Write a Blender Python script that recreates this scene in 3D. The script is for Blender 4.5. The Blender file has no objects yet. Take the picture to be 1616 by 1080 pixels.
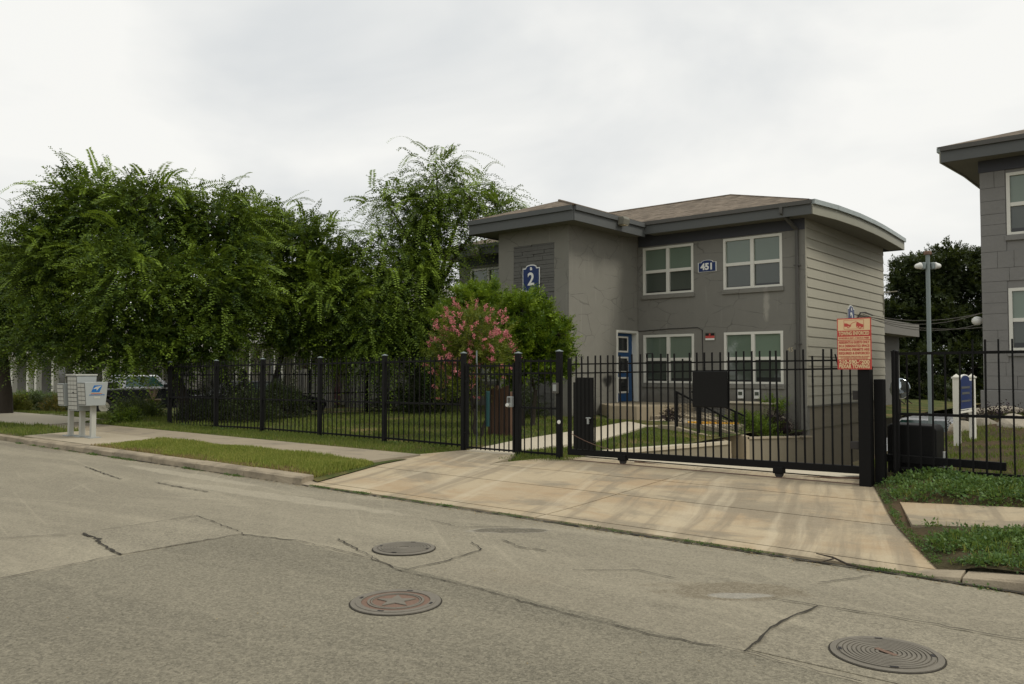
import bpy, bmesh, math, random
import numpy as np
from mathutils import Vector, Matrix
R = math.radians
random.seed(5)
rng = np.random.default_rng(11)
SC = bpy.context.scene
COL = SC.collection
# World axes: X runs along the street, Y runs away from the street, Z up; the camera stands in the street at the origin.

# ------------------------------------------------------------------ camera
cam_d = bpy.data.cameras.new('camera')
cam_d.sensor_width = 36.0
cam_d.lens = 36.0 * 1290.0 / 1616.0
cam_d.clip_end = 3000
cam = bpy.data.objects.new('camera', cam_d)
COL.objects.link(cam)
cam.location = (0, 0, 1.65)
cam.rotation_euler = (R(90 + 2.06), 0, R(40))
SC.camera = cam

# ------------------------------------------------------------------ sky and sun
SUN_EL, SUN_DIR = 52.0, (0.93, 0.30)           # horizontal direction towards the veiled sun
world = bpy.data.worlds.new('World')
SC.world = world
world.use_nodes = True
nt = world.node_tree
nt.nodes.clear()
def wn(t, **k):
    n = nt.nodes.new(t)
    for a, b in k.items(): setattr(n, a, b)
    return n
out = wn('ShaderNodeOutputWorld'); bg = wn('ShaderNodeBackground')
sky = wn('ShaderNodeTexSky', sky_type='NISHITA', sun_disc=False)
sky.sun_elevation = R(SUN_EL); sky.sun_rotation = math.atan2(SUN_DIR[0], SUN_DIR[1])
sky.air_density = 1.0; sky.dust_density = 4.0
tc = wn('ShaderNodeTexCoord'); mp = wn('ShaderNodeMapping'); mp.inputs['Scale'].default_value = (1.0, 1.0, 2.2)
nz = wn('ShaderNodeTexNoise'); nz.inputs['Scale'].default_value = 2.3; nz.inputs['Detail'].default_value = 5; nz.inputs['Roughness'].default_value = .5; nz.inputs['Distortion'].default_value = .35
rp = wn('ShaderNodeValToRGB')
rp.color_ramp.elements[0].position = .30; rp.color_ramp.elements[0].color = (6.9, 7.1, 7.15, 1)
rp.color_ramp.elements[1].position = .58; rp.color_ramp.elements[1].color = (9.1, 9.05, 8.7, 1)
mx = wn('ShaderNodeMixRGB'); mx.inputs[0].default_value = .95
L = nt.links.new
L(tc.outputs['Generated'], mp.inputs['Vector']); L(mp.outputs[0], nz.inputs['Vector']); L(nz.outputs['Fac'], rp.inputs[0])
L(sky.outputs[0], mx.inputs[1]); L(rp.outputs[0], mx.inputs[2]); L(mx.outputs[0], bg.inputs['Color']); L(bg.outputs[0], out.inputs[0])
bg.inputs['Strength'].default_value = .1
sd = bpy.data.lights.new('sun', 'SUN'); sd.energy = 1.7; sd.angle = R(16); sd.color = (1, .95, .85)
sun = bpy.data.objects.new('sun', sd); COL.objects.link(sun)
dv = Vector((SUN_DIR[0] * math.cos(R(SUN_EL)), SUN_DIR[1] * math.cos(R(SUN_EL)), math.sin(R(SUN_EL))))
sun.rotation_euler = dv.to_track_quat('Z', 'Y').to_euler()
vs = SC.view_settings
vs.view_transform = 'Standard'; vs.look = 'None'; vs.gamma = 1; vs.exposure = 0.10; vs.use_curve_mapping = False

# ------------------------------------------------------------------ materials
class NB:
    def __init__(s, name):
        s.m = bpy.data.materials.new(name); s.m.use_nodes = True
        s.t = s.m.node_tree; s.b = s.t.nodes['Principled BSDF']; s.o = s.t.nodes['Material Output']
        s.tc = s.n('ShaderNodeTexCoord')
    def n(s, t, **k):
        n = s.t.nodes.new(t)
        for a, b in k.items(): setattr(n, a, b)
        return n
    def l(s, a, b): s.t.links.new(a, b)
    def vec(s, scale=(1, 1, 1), coord='Object', loc=(0, 0, 0), rot=(0, 0, 0)):
        m = s.n('ShaderNodeMapping'); m.inputs['Scale'].default_value = scale; m.inputs['Location'].default_value = loc; m.inputs['Rotation'].default_value = rot
        s.l(s.tc.outputs[coord], m.inputs['Vector']); return m.outputs[0]
    def vec2(s, scale, ang, off=0., src=None):
        a = s.n('ShaderNodeMapping'); a.inputs['Rotation'].default_value = (0, 0, R(ang)); a.inputs['Location'].default_value = (off, off * .37, 0)
        s.l(src if src is not None else s.tc.outputs['Object'], a.inputs['Vector'])
        m = s.n('ShaderNodeMapping'); m.inputs['Scale'].default_value = scale; s.l(a.outputs[0], m.inputs['Vector']); return m.outputs[0]
    def noise(s, scale, detail=3, vec=None, dist=0., rough=.55):
        n = s.n('ShaderNodeTexNoise'); n.inputs['Scale'].default_value = scale; n.inputs['Detail'].default_value = detail
        n.inputs['Distortion'].default_value = dist; n.inputs['Roughness'].default_value = rough
        s.l(vec if vec is not None else s.vec(), n.inputs['Vector']); return n.outputs['Fac']
    def ramp(s, fac, stops):
        r = s.n('ShaderNodeValToRGB'); e = r.color_ramp.elements
        while len(e) < len(stops): e.new(.5)
        for i, (p, c) in enumerate(stops):
            e[i].position = p; e[i].color = (*c, 1) if len(c) == 3 else (c[0], c[0], c[0], 1)
        s.l(fac, r.inputs[0]); return r.outputs[0]
    def mix(s, fac, a, b, mode='MIX'):
        m = s.n('ShaderNodeMixRGB', blend_type=mode)
        for i, v in ((0, fac), (1, a), (2, b)):
            if isinstance(v, (int, float)): m.inputs[i].default_value = v
            elif isinstance(v, tuple): m.inputs[i].default_value = (*v, 1)
            else: s.l(v, m.inputs[i])
        return m.outputs[0]
    def math(s, op, a, b=0.):
        m = s.n('ShaderNodeMath', operation=op)
        for i, v in ((0, a), (1, b)):
            if isinstance(v, (int, float)): m.inputs[i].default_value = v
            else: s.l(v, m.inputs[i])
        return m.outputs[0]
    def bump(s, h, strength=.3, dist=.01):
        b = s.n('ShaderNodeBump'); b.inputs['Strength'].default_value = strength; b.inputs['Distance'].default_value = dist
        s.l(h, b.inputs['Height']); s.l(b.outputs[0], s.b.inputs['Normal'])
    def fin(s, col, rough=.8, spec=.3, metal=0.):
        if isinstance(col, tuple): s.b.inputs['Base Color'].default_value = (*col, 1)
        else: s.l(col, s.b.inputs['Base Color'])
        if isinstance(rough, (int, float)): s.b.inputs['Roughness'].default_value = rough
        else: s.l(rough, s.b.inputs['Roughness'])
        s.b.inputs['Specular IOR Level'].default_value = spec; s.b.inputs['Metallic'].default_value = metal
        return s.m
M = {}
def plain(name, c, rough=.7, var=.12, vs_=3., bump=0., bs=40., spec=.3, metal=0.):
    b = NB(name)
    f = b.noise(vs_, 5)
    g = b.noise(vs_ * 9, 3)
    lo = tuple(x * (1 - var) for x in c); hi = tuple(x * (1 + var) for x in c)
    col = b.mix(b.mix(.45, f, g), lo, hi)
    if bump: b.bump(b.noise(bs, 4), bump, .01)
    M[name] = b.fin(col, rough, spec, metal); return M[name]
plain('black_steel', (.0045, .0045, .0045), .6, .3, 4, spec=.18)
plain('black_box', (.006, .006, .0055), .6, .25, 5, spec=.2)
plain('white_paint', (.70, .68, .60), .6, .06, 4)
plain('window_white', (.66, .65, .58), .5, .05, 6)
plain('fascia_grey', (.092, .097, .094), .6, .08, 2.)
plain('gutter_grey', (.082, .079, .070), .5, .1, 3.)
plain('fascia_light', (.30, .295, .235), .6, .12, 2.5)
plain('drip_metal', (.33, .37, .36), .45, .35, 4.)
plain('soffit_grey', (.16, .155, .125), .8, .1, 3)
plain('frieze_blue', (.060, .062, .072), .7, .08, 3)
plain('siding_beige', (.375, .357, .285), .75, .09, 1.6, .15, 25)
plain('stucco_tan', (.225, .200, .145), .85, .10, 2.0, .3, 60)
plain('dark_stone', (.125, .123, .112), .85, .25, 4, .6, 30)
plain('block_grey', (.205, .200, .188), .9, .18, 2.2, 1., 7)
plain('door_blue', (.015, .065, .17), .45, .08, 4)
plain('dark_glass', (.02, .022, .022), .12, .2, 2, spec=.5)
plain('sign_blue', (.012, .030, .115), .4, .08, 6)
plain('sign_white', (.75, .75, .70), .5, .05, 6)
plain('sign_cream', (.74, .54, .31), .55, .06, 8)
plain('sign_red', (.50, .070, .055), .5, .12, 8)
plain('sign_dark', (.012, .010, .010), .5, .1, 8)
plain('galvanised', (.18, .215, .21), .5, .15, 6, metal=.0, spec=.4)
plain('lamp_white', (.66, .66, .62), .35, .1, 10)
plain('lamp_rust', (.42, .36, .24), .6, .2, 10)
plain('mail_grey', (.31, .33, .32), .5, .07, 5)
plain('mail_light', (.41, .41, .365), .55, .08, 6)
plain('emblem_blue', (.012, .12, .36), .4, .05, 6)
plain('emblem_red', (.45, .12, .05), .5, .05, 6)
plain('iron', (.165, .150, .122), .75, .35, 10, .3, 120, .2)
plain('iron_dark', (.035, .032, .030), .7, .3, 14, .2, 120)
plain('iron_rust', (.165, .105, .075), .8, .35, 12, .3, 120)
plain('concrete', (.36, .31, .225), .9, .18, 1.7, .3, 90)
plain('concrete_light', (.47, .42, .32), .9, .12, 1.7, .25, 90)
plain('concrete_grey', (.27, .265, .245), .9, .14, 1.5, .25, 90)
def kerbmat():
    b = NB('kerb_concrete'); v = b.vec(); big = b.noise(1.1, 5, v); mid = b.noise(5, 5, b.vec((.5, 1, 1))); fine = b.noise(70, 4, v)
    c = b.mix(big, (.23, .19, .13), (.38, .32, .23)); c = b.mix(b.ramp(mid, [(.45, (0,)), (.65, (.75,))]), c, (.12, .10, .07))
    c = b.mix(.25, c, b.mix(fine, (.08, .07, .05), (.6, .52, .4))); b.bump(b.mix(.5, mid, fine), .6, .02); M['kerb_concrete'] = b.fin(c, .95, .15)
kerbmat()
plain('porch_concrete', (.34, .285, .195), .9, .2, 1.6, .4, 60)
plain('yellow_paint', (.70, .36, .03), .7, .25, 9)
plain('crack_dirt', (.036, .032, .024), .95, .3, 20)
plain('rock', (.36, .32, .25), .9, .25, 5, .8, 12)
plain('wood_brown', (.105, .060, .038), .85, .3, 6, .5, 20)
plain('bark', (.045, .037, .028), .95, .35, 9, .9, 25)
plain('car_black', (.005, .006, .007), .5, .1, 3, spec=.2)
plain('car_silver', (.30, .31, .33), .3, .1, 3, spec=.5, metal=.4)
plain('car_white', (.62, .63, .64), .3, .05, 3, spec=.5)
plain('car_glass', (.018, .050, .042), .08, .1, 2, spec=.6)
plain('tyre', (.012, .012, .012), .85, .2, 9)
plain('rim', (.42, .40, .34), .4, .1, 9, metal=.3)
plain('house_grey', (.165, .158, .140), .8, .1, 2)
plain('house_cream', (.24, .22, .175), .8, .08, 2)
plain('house_roof', (.33, .32, .285), .9, .15, 6, .4, 30)
plain('maroon', (.07, .016, .016), .6, .1, 4)
plain('terracotta', (.33, .25, .16), .8, .15, 6)
plain('teal', (.014, .060, .060), .6, .1, 4)
plain('cable', (.18, .17, .15), .7, .1, 4)
plain('soil', (.115, .080, .050), .95, .35, 5, .8, 30)
# window panes
def glassmat(name, c, c2):
    b = NB(name)
    f = b.noise(1.1, 2); oi = b.n('ShaderNodeObjectInfo')
    k = b.ramp(oi.outputs['Random'], [(0, (.72,)), (1, (1.2,))])
    b.bump(b.noise(2.5, 2), .08, .02)
    b.fin(b.mix(1., b.mix(f, c, c2), k, 'MULTIPLY'), .04, .75); M[name] = b.m
glassmat('pane_green', (.125, .165, .125), (.155, .205, .155))
glassmat('pane_screen', (.050, .062, .052), (.070, .084, .066))
# roof shingles
def roofmat():
    b = NB('shingle')
    v = b.vec()
    n1 = b.noise(1.3, 4, v); n2 = b.noise(9, 3, b.vec((1, 1, 2.5))); n3 = b.noise(60, 2, v)
    c = b.mix(n1, (.105, .086, .062), (.160, .132, .098))
    c = b.mix(b.ramp(n2, [(.35, (0,)), (.7, (1,))]), c, (.20, .165, .125))
    c = b.mix(.35, c, b.mix(n3, (.05, .04, .03), (.24, .19, .15)))
    vo = b.n('ShaderNodeTexVoronoi'); vo.inputs['Scale'].default_value = 1.; b.l(b.vec((4.2, 4.2, 14)), vo.inputs['Vector'])
    sp_ = b.n('ShaderNodeSeparateColor'); b.l(vo.outputs['Color'], sp_.inputs[0])
    c = b.mix(1., c, b.ramp(sp_.outputs[0], [(0, (.62,)), (1, (1.32,))]), 'MULTIPLY')
    w = b.n('ShaderNodeTexWave', wave_type='BANDS', bands_direction='Z', wave_profile='SAW'); w.inputs['Scale'].default_value = 3.3; w.inputs['Distortion'].default_value = .4; w.inputs['Detail Scale'].default_value = 3
    b.l(v, w.inputs['Vector'])
    b.bump(b.mix(.4, w.outputs['Fac'], n3), .5, .02)
    c = b.mix(b.ramp(w.outputs['Fac'], [(0, (.6,)), (.12, (0,))]), c, (.05, .04, .03))
    M['shingle'] = b.fin(c, .95, .15)
roofmat()
# stucco worked into mock flagstones
def stucco(name, c, seam=.55, stains=()):
    b = NB(name)
    base = b.vec((1, 1, 1.9))
    wn_ = b.n('ShaderNodeTexNoise'); wn_.inputs['Scale'].default_value = 1.6; wn_.inputs['Detail'].default_value = 4
    b.l(base, wn_.inputs['Vector'])
    wv = b.mix(.22, base, wn_.outputs['Color'], 'ADD')
    vo = b.n('ShaderNodeTexVoronoi', feature='DISTANCE_TO_EDGE'); vo.inputs['Scale'].default_value = 1.15; b.l(wv, vo.inputs['Vector'])
    line = b.ramp(vo.outputs['Distance'], [(0, (1,)), (.022, (0,))])
    mask = b.ramp(b.noise(1.3, 3, b.vec(loc=(3, 1, 7))), [(.44, (0,)), (.56, (1,))])
    f = b.math('MULTIPLY', line, mask)
    big = b.noise(.55, 4); fine = b.noise(45, 4); mid = b.noise(4, 5)
    col = b.mix(big, tuple(x * .88 for x in c), tuple(x * 1.12 for x in c))
    col = b.mix(.35, col, b.mix(mid, tuple(x * .8 for x in c), tuple(x * 1.2 for x in c)))
    streak = b.ramp(b.noise(2.4, 5, b.vec((3.4, 3.4, .25))), [(.60, (0,)), (.70, (1,))])
    col = b.mix(b.math('MULTIPLY', streak, .30), col, tuple(x * 1.55 for x in c))
    for (px_, py_, pz_, rx_, ry_, rz_, c_, am) in stains:
        m_ = b.n('ShaderNodeMapping', vector_type='TEXTURE'); m_.inputs['Location'].default_value = (px_, py_, pz_); m_.inputs['Scale'].default_value = (rx_, ry_, rz_)
        b.l(b.tc.outputs['Object'], m_.inputs['Vector']); ln_ = b.n('ShaderNodeVectorMath', operation='LENGTH'); b.l(m_.outputs[0], ln_.inputs[0])
        d_ = b.math('ADD', ln_.outputs['Value'], b.math('MULTIPLY', b.math('SUBTRACT', b.noise(3.5, 5), .5), 1.6))
        col = b.mix(b.ramp(d_, [(.45, (am,)), (1.05, (0,))]), col, c_)
    col = b.mix(b.math('MULTIPLY', f, seam), col, tuple(x * .35 for x in c))
    h = b.mix(.5, b.math('SUBTRACT', 1., f), b.mix(.5, fine, mid))
    b.bump(h, .55, .02)
    M[name] = b.fin(col, .9, .2)
stucco('stucco_wall', (.200, .194, .170), .55, [(4.25, 0, 3.25, .11, 9, .62, (.34, .325, .28), .8), (2.2, 0, .45, 3.5, 9, .35, (.12, .11, .09), .5)])
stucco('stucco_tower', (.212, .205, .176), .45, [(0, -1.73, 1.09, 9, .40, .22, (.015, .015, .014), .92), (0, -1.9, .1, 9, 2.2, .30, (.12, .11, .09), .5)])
# road
def roadmat(name, c, dark, speck=.5, coarse=1., stains=()):
    b = NB(name)
    v = b.vec()
    big = b.noise(.35, 5, v); mid = b.noise(1.6, 5, b.vec((.5, 1.2, 1))); fine = b.noise(38, 3, v)
    vo = b.n('ShaderNodeTexVoronoi'); vo.inputs['Scale'].default_value = 55 / coarse; b.l(v, vo.inputs['Vector'])
    vo2 = b.n('ShaderNodeTexVoronoi'); vo2.inputs['Scale'].default_value = 120 / coarse; b.l(v, vo2.inputs['Vector'])
    grain = b.n('ShaderNodeSeparateColor'); b.l(vo.outputs['Color'], grain.inputs[0])
    grain2 = b.n('ShaderNodeSeparateColor'); b.l(vo2.outputs['Color'], grain2.inputs[0])
    col = b.mix(b.ramp(big, [(.3, (0,)), (.7, (1,))]), dark, c)
    col = b.mix(b.ramp(mid, [(.36, (.7,)), (.60, (0,))]), col, tuple(x * .66 for x in c))
    col = b.mix(b.ramp(b.noise(5.5, 6, b.vec((.6, 1.1, 1), loc=(2, 2, 0))), [(.40, (.45,)), (.58, (0,))]), col, tuple(x * .62 for x in c))
    lane = b.ramp(b.noise(.9, 4, b.vec((.06, 1.3, 1))), [(.50, (0,)), (.68, (.6,))])
    col = b.mix(lane, col, tuple(x * 1.22 for x in c))
    for (sx_, sy_, an_, of_) in ((.25, 6., 12, 1), (.2, 7., -22, 5), (.3, 9., 38, 9)):
        sc_ = b.noise(1., 5, b.vec2((sx_, sy_, 1), an_, of_), .6, .6)
        col = b.mix(b.ramp(sc_, [(.60, (0,)), (.66, (.42,))]), col, tuple(x * 1.35 for x in c))
    for (an_, of_, dk) in ((14, 3, .70), (-9, 8, 1.25), (33, 5, .74)):
        sw_ = b.noise(1., 4, b.vec2((.10, 1.1, 1), an_, of_), .8, .5)
        col = b.mix(b.ramp(sw_, [(.52, (0,)), (.64, (.6,))]), col, tuple(x * dk for x in c))
    spots = b.ramp(b.noise(1.05, 3, b.vec(loc=(9, 4, 0))), [(.66, (0,)), (.72, (.6,))])
    col = b.mix(spots, col, tuple(x * .45 for x in c))
    for (cx, cy, rx, ry, ang, c_, am, seed) in stains:
        m_ = b.vec((1 / rx, 1 / ry, 0), 'Object'); mpn = m_.node; mpn.vector_type = 'TEXTURE'; mpn.inputs['Location'].default_value = (cx, cy, 0); mpn.inputs['Rotation'].default_value = (0, 0, R(ang)); mpn.inputs['Scale'].default_value = (rx, ry, 1)
        ln_ = b.n('ShaderNodeVectorMath', operation='LENGTH'); b.l(m_, ln_.inputs[0])
        d_ = b.math('ADD', ln_.outputs['Value'], b.math('MULTIPLY', b.math('SUBTRACT', b.noise(seed, 6, b.vec(loc=(seed, 0, 0)), 0, .65), .5), 1.3))
        col = b.mix(b.ramp(d_, [(.78, (am,)), (1.0, (0,))]), col, c_)
    g = b.mix(.5, grain.outputs[0], grain2.outputs[1])
    col = b.mix(speck, col, b.mix(g, tuple(x * .35 for x in c), tuple(min(.9, x * 2.1) for x in c)))
    b.bump(b.mix(.5, g, fine), .5, .008)
    M[name] = b.fin(col, .9, .25)
roadmat('road_worn', (.245, .220, .162), (.165, .149, .112), .34, 1., [
    (-2.70, 5.84, .62, .28, 42, (.115, .092, .058), .8, 3.1), (-2.62, 5.74, .24, .08, 42, (.30, .295, .27), .7, 4.3), (-3.15, 5.72, .35, .07, 44, (.17, .145, .10), .6, 5.3),
    (-5.53, 6.53, .50, .15, 40, (.30, .29, .26), .5, 3.3), (-5.50, 6.55, .44, .14, 40, (.030, .027, .021), .95, 4.1),
    (-4.3, 5.1, .5, .22, 10, (.19, .165, .12), .5, 2.2), (-12.5, 6.7, 2.2, .16, 0, (.42, .38, .29), .5, 2.7), (-9.5, 6.3, 2.6, .2, 4, (.42, .38, .29), .45, 2.3), (-19.5, 6.9, 2.0, .22, 0, (.12, .105, .08), .7, 2.9)])
roadmat('road_chip', (.172, .156, .115), (.095, .088, .067), .52, 1.0)
roadmat('road_patch', (.222, .200, .148), (.165, .149, .112), .45, 1.0)
# driveway concrete with rust and tyre wear
def drivemat():
    b = NB('drive_concrete')
    v = b.vec()
    big = b.noise(.5, 6, v, .4, .65); rustn = b.noise(.9, 7, b.vec((.6, 1.0, 1), loc=(2, 5, 0)), .5, .68)
    blot = b.noise(.75, 7, b.vec((.6, 1.1, 1), loc=(11, 3, 0)), .5, .66)
    fine = b.noise(60, 4, v); mid = b.noise(7, 6, v, 0, .65)
    wob = b.n('ShaderNodeTexNoise'); wob.inputs['Scale'].default_value = .35; b.l(v, wob.inputs['Vector'])
    vw = b.mix(.5, v, wob.outputs['Color'], 'ADD')
    def streaks(sx, sy, ang, off, lo, hi):
        return b.ramp(b.noise(1., 6, b.vec2((sx, sy, 1), ang, off, vw), 0, .62), [(lo, (0,)), (hi, (1,))])
    c = b.mix(big, (.335, .258, .155), (.465, .385, .25))
    c = b.mix(b.math('MULTIPLY', b.ramp(rustn, [(.46, (0,)), (.62, (1,))]), .70), c, (.30, .18, .075))
    c = b.mix(b.math('MULTIPLY', b.ramp(blot, [(.49, (0,)), (.585, (1,))]), .80), c, (.125, .108, .075))
    c = b.mix(b.math('MULTIPLY', streaks(2.6, .16, -19, 0, .52, .62), .45), c, (.52, .45, .32))
    c = b.mix(b.math('MULTIPLY', streaks(3.4, .18, -17, 7, .51, .61), .72), c, (.150, .118, .075))
    c = b.mix(.22, c, b.mix(mid, (.16, .13, .09), (.58, .5, .37)))
    c = b.mix(.2, c, b.mix(fine, (.08, .065, .045), (.75, .66, .5)))
    b.bump(b.mix(.6, fine, mid), .3, .008)
    M['drive_concrete'] = b.fin(c, .9, .2)
drivemat()
def walkmat():
    b = NB('walk_concrete')
    v = b.vec(); big = b.noise(.7, 5, v); blot = b.noise(1.6, 5, b.vec(loc=(4, 4, 0)), .5); fine = b.noise(60, 4, v)
    c = b.mix(big, (.22, .185, .13), (.34, .285, .20))
    c = b.mix(b.ramp(blot, [(.5, (0,)), (.68, (.7,))]), c, (.15, .13, .10))
    c = b.mix(.2, c, b.mix(fine, (.1, .08, .06), (.6, .54, .42)))
    b.bump(fine, .2, .008); M['walk_concrete'] = b.fin(c, .92, .2)
walkmat()
def groundmat(name, a, c2, dry, dryamt):
    b = NB(name)
    v = b.vec(); n1 = b.noise(1.2, 5, v); n2 = b.noise(14, 5, v); n3 = b.noise(.45, 4, b.vec(loc=(3, 8, 0)))
    c = b.mix(n2, a, c2)
    c = b.mix(b.ramp(b.mix(.4, n1, n3), [(.48, (0,)), (.62, (dryamt,))]), c, dry)
    b.bump(n2, .9, .04); M[name] = b.fin(c, .95, .1)
groundmat('turf', (.040, .058, .016), (.085, .10, .032), (.21, .145, .07), .75)
groundmat('turf_dark', (.035, .032, .016), (.075, .062, .032), (.10, .066, .040), .8)
groundmat('far_ground', (.10, .10, .06), (.16, .15, .09), (.2, .17, .11), .5)
# leaves: two tones driven by a per-leaf value (young growth is lighter; tree crowns also carry painted light and shade in it)
def leafmat(name, old, young, trans=.35, rough=.5):
    b = NB(name)
    at_ = b.n('ShaderNodeAttribute', attribute_name='tint')
    col = b.mix(at_.outputs['Fac'], old, young)
    b.fin(col, rough, .25)
    tr = b.n('ShaderNodeBsdfTranslucent'); b.l(b.mix(.5, col, (.16, .20, .02)), tr.inputs[0])
    ms = b.n('ShaderNodeMixShader'); ms.inputs[0].default_value = trans
    b.l(b.b.outputs[0], ms.inputs[1]); b.l(tr.outputs[0], ms.inputs[2]); b.l(ms.outputs[0], b.o.inputs[0])
    M[name] = b.m
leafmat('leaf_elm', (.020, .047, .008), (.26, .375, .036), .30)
leafmat('leaf_oak', (.022, .034, .011), (.060, .080, .026), .2)
leafmat('leaf_laurel', (.045, .10, .008), (.27, .38, .025), .3, .4)
leafmat('leaf_crape', (.065, .105, .012), (.25, .27, .035), .3)
leafmat('blossom', (.54, .125, .17), (.74, .29, .31), .25)
leafmat('leaf_shrub', (.022, .040, .012), (.09, .12, .03), .25)
leafmat('leaf_hedge', (.05, .085, .03), (.19, .25, .09), .25)
leafmat('leaf_yellow', (.055, .070, .016), (.19, .18, .035), .3)
leafmat('leaf_purple', (.022, .012, .020), (.060, .030, .045), .2)
leafmat('leaf_orange', (.07, .075, .018), (.26, .17, .03), .3)
leafmat('grass', (.125, .19, .022), (.42, .39, .105), .3)
leafmat('grass_lawn', (.080, .140, .020), (.27, .27, .072), .3)
leafmat('weed', (.040, .095, .028), (.16, .25, .06), .3)
leafmat('dry_straw', (.20, .14, .06), (.34, .25, .12), .2)

# ------------------------------------------------------------------ mesh helpers
class MB:
    def __init__(s): s.v = []; s.f = []
    def add(s, vs_, fs):
        o = len(s.v); s.v += [tuple(p) for p in vs_]; s.f += [tuple(i + o for i in f) for f in fs]; return s
    def box(s, x0, x1, y0, y1, z0, z1):
        return s.add([(x0, y0, z0), (x1, y0, z0), (x1, y1, z0), (x0, y1, z0), (x0, y0, z1), (x1, y0, z1), (x1, y1, z1), (x0, y1, z1)],
                     [(3, 2, 1, 0), (4, 5, 6, 7), (0, 1, 5, 4), (1, 2, 6, 5), (2, 3, 7, 6), (3, 0, 4, 7)])
    def poly(s, pts): return s.add(pts, [tuple(range(len(pts)))])
    def slab(s, pts, thick):      # pts: top outline CCW (x, y, z)
        n = len(pts); b = [(p[0], p[1], p[2] - thick) for p in pts]
        return s.add(list(pts) + b, [tuple(range(n)), tuple(range(2 * n - 1, n - 1, -1))] + [(i, i + n, (i + 1) % n + n, (i + 1) % n) for i in range(n)])
    def prism(s, pts, d):         # pts: any planar outline, d: extrusion vector
        n = len(pts); q = [tuple(Vector(p) + Vector(d)) for p in pts]
        return s.add(list(pts) + q, [tuple(range(n - 1, -1, -1)), tuple(range(n, 2 * n))] + [(i, (i + 1) % n, (i + 1) % n + n, i + n) for i in range(n)])
    def beam(s, a, b, w, h=None):
        h = h or w; a = Vector(a); b = Vector(b); d = (b - a).normalized()
        up = Vector((0, 0, 1)) if abs(d.z) < .95 else Vector((0, 1, 0))
        x = d.cross(up).normalized() * (w / 2); y = x.cross(d).normalized() * (h / 2)
        return s.add([a - x - y, a + x - y, a + x + y, a - x + y, b - x - y, b + x - y, b + x + y, b - x + y],
                     [(3, 2, 1, 0), (4, 5, 6, 7), (0, 1, 5, 4), (1, 2, 6, 5), (2, 3, 7, 6), (3, 0, 4, 7)])
    def tube(s, pts, r, n=6):
        pts = [Vector(p) for p in pts]; rr = r if isinstance(r, (list, tuple)) else [r] * len(pts)
        vs_, fs = [], []
        for i, p in enumerate(pts):
            d = (pts[min(i + 1, len(pts) - 1)] - pts[max(i - 1, 0)]).normalized()
            up = Vector((0, 0, 1)) if abs(d.z) < .9 else Vector((0, 1, 0))
            x = d.cross(up).normalized(); y = x.cross(d).normalized()
            for k in range(n):
                a = 2 * math.pi * k / n; vs_.append(p + (x * math.cos(a) + y * math.sin(a)) * rr[i])
        for i in range(len(pts) - 1):
            for k in range(n):
                k2 = (k + 1) % n; fs.append((i * n + k, i * n + k2, (i + 1) * n + k2, (i + 1) * n + k))
        fs.append(tuple(range(n - 1, -1, -1))); o = (len(pts) - 1) * n; fs.append(tuple(range(o, o + n)))
        return s.add(vs_, fs)
    def lathe(s, prof, c=(0, 0, 0), n=24, axis='z', cap=True):
        vs_, fs = [], []
        for (r, h) in prof:
            for k in range(n):
                a = 2 * math.pi * k / n; u, w = r * math.cos(a), r * math.sin(a)
                p = (u, w, h) if axis == 'z' else ((h, u, w) if axis == 'x' else (w, h, u))
                vs_.append((c[0] + p[0], c[1] + p[1], c[2] + p[2]))
        m = len(prof)
        for i in range(m - 1):
            for k in range(n):
                k2 = (k + 1) % n; fs.append((i * n + k, i * n + k2, (i + 1) * n + k2, (i + 1) * n + k))
        if cap: fs.append(tuple(range(n - 1, -1, -1))); fs.append(tuple(range((m - 1) * n, m * n)))
        return s.add(vs_, fs)
    def mesh(s, name, mat):
        me = bpy.data.meshes.new(name); me.from_pydata(s.v, [], s.f); me.update()
        if mat: me.materials.append(M[mat])
        return me
def wloc(o):
    v = Vector((0, 0, 0))
    while o is not None: v += o.location; o = o.parent
    return v
def put(name, me, parent=None, loc=(0, 0, 0), rot=(0, 0, 0)):
    o = bpy.data.objects.new(name, me); COL.objects.link(o)
    o.parent = parent; o.location = loc; o.rotation_euler = rot; return o
def part(name, mb, mat, parent=None, bevel=0, smooth=False, local=False, label=None):
    """mb holds world coordinates (or the parent's own coordinates when local)."""
    me = mb.mesh(name, mat)
    if parent is not None and not local:
        me.transform(Matrix.Translation(-wloc(parent)))
    if smooth:
        for p in me.polygons: p.use_smooth = True
    o = put(name, me, parent)
    if bevel:
        b = o.modifiers.new('bevel', 'BEVEL'); b.width = bevel; b.segments = 2; b.limit_method = 'ANGLE'
    if label: o['label'] = label
    return o
def thing(name, label, cat, loc=(0, 0, 0), rz=0, group=None):
    o = put(name, None, None, loc, (0, 0, rz)); tag(o, label, cat, group); return o
def tag(o, label, cat=None, group=None, kind=None):
    o['label'] = label
    if cat: o['category'] = cat
    if group: o['group'] = group
    if kind: o['kind'] = kind
    return o
def base(o):        # move a one-mesh thing's origin to its lowest middle point
    me = o.data; vs_ = [v.co for v in me.vertices]
    c = Vector((sum(v.x for v in vs_) / len(vs_), sum(v.y for v in vs_) / len(vs_), min(v.z for v in vs_)))
    me.transform(Matrix.Translation(-c)); o.location = o.location + c; return o
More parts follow.
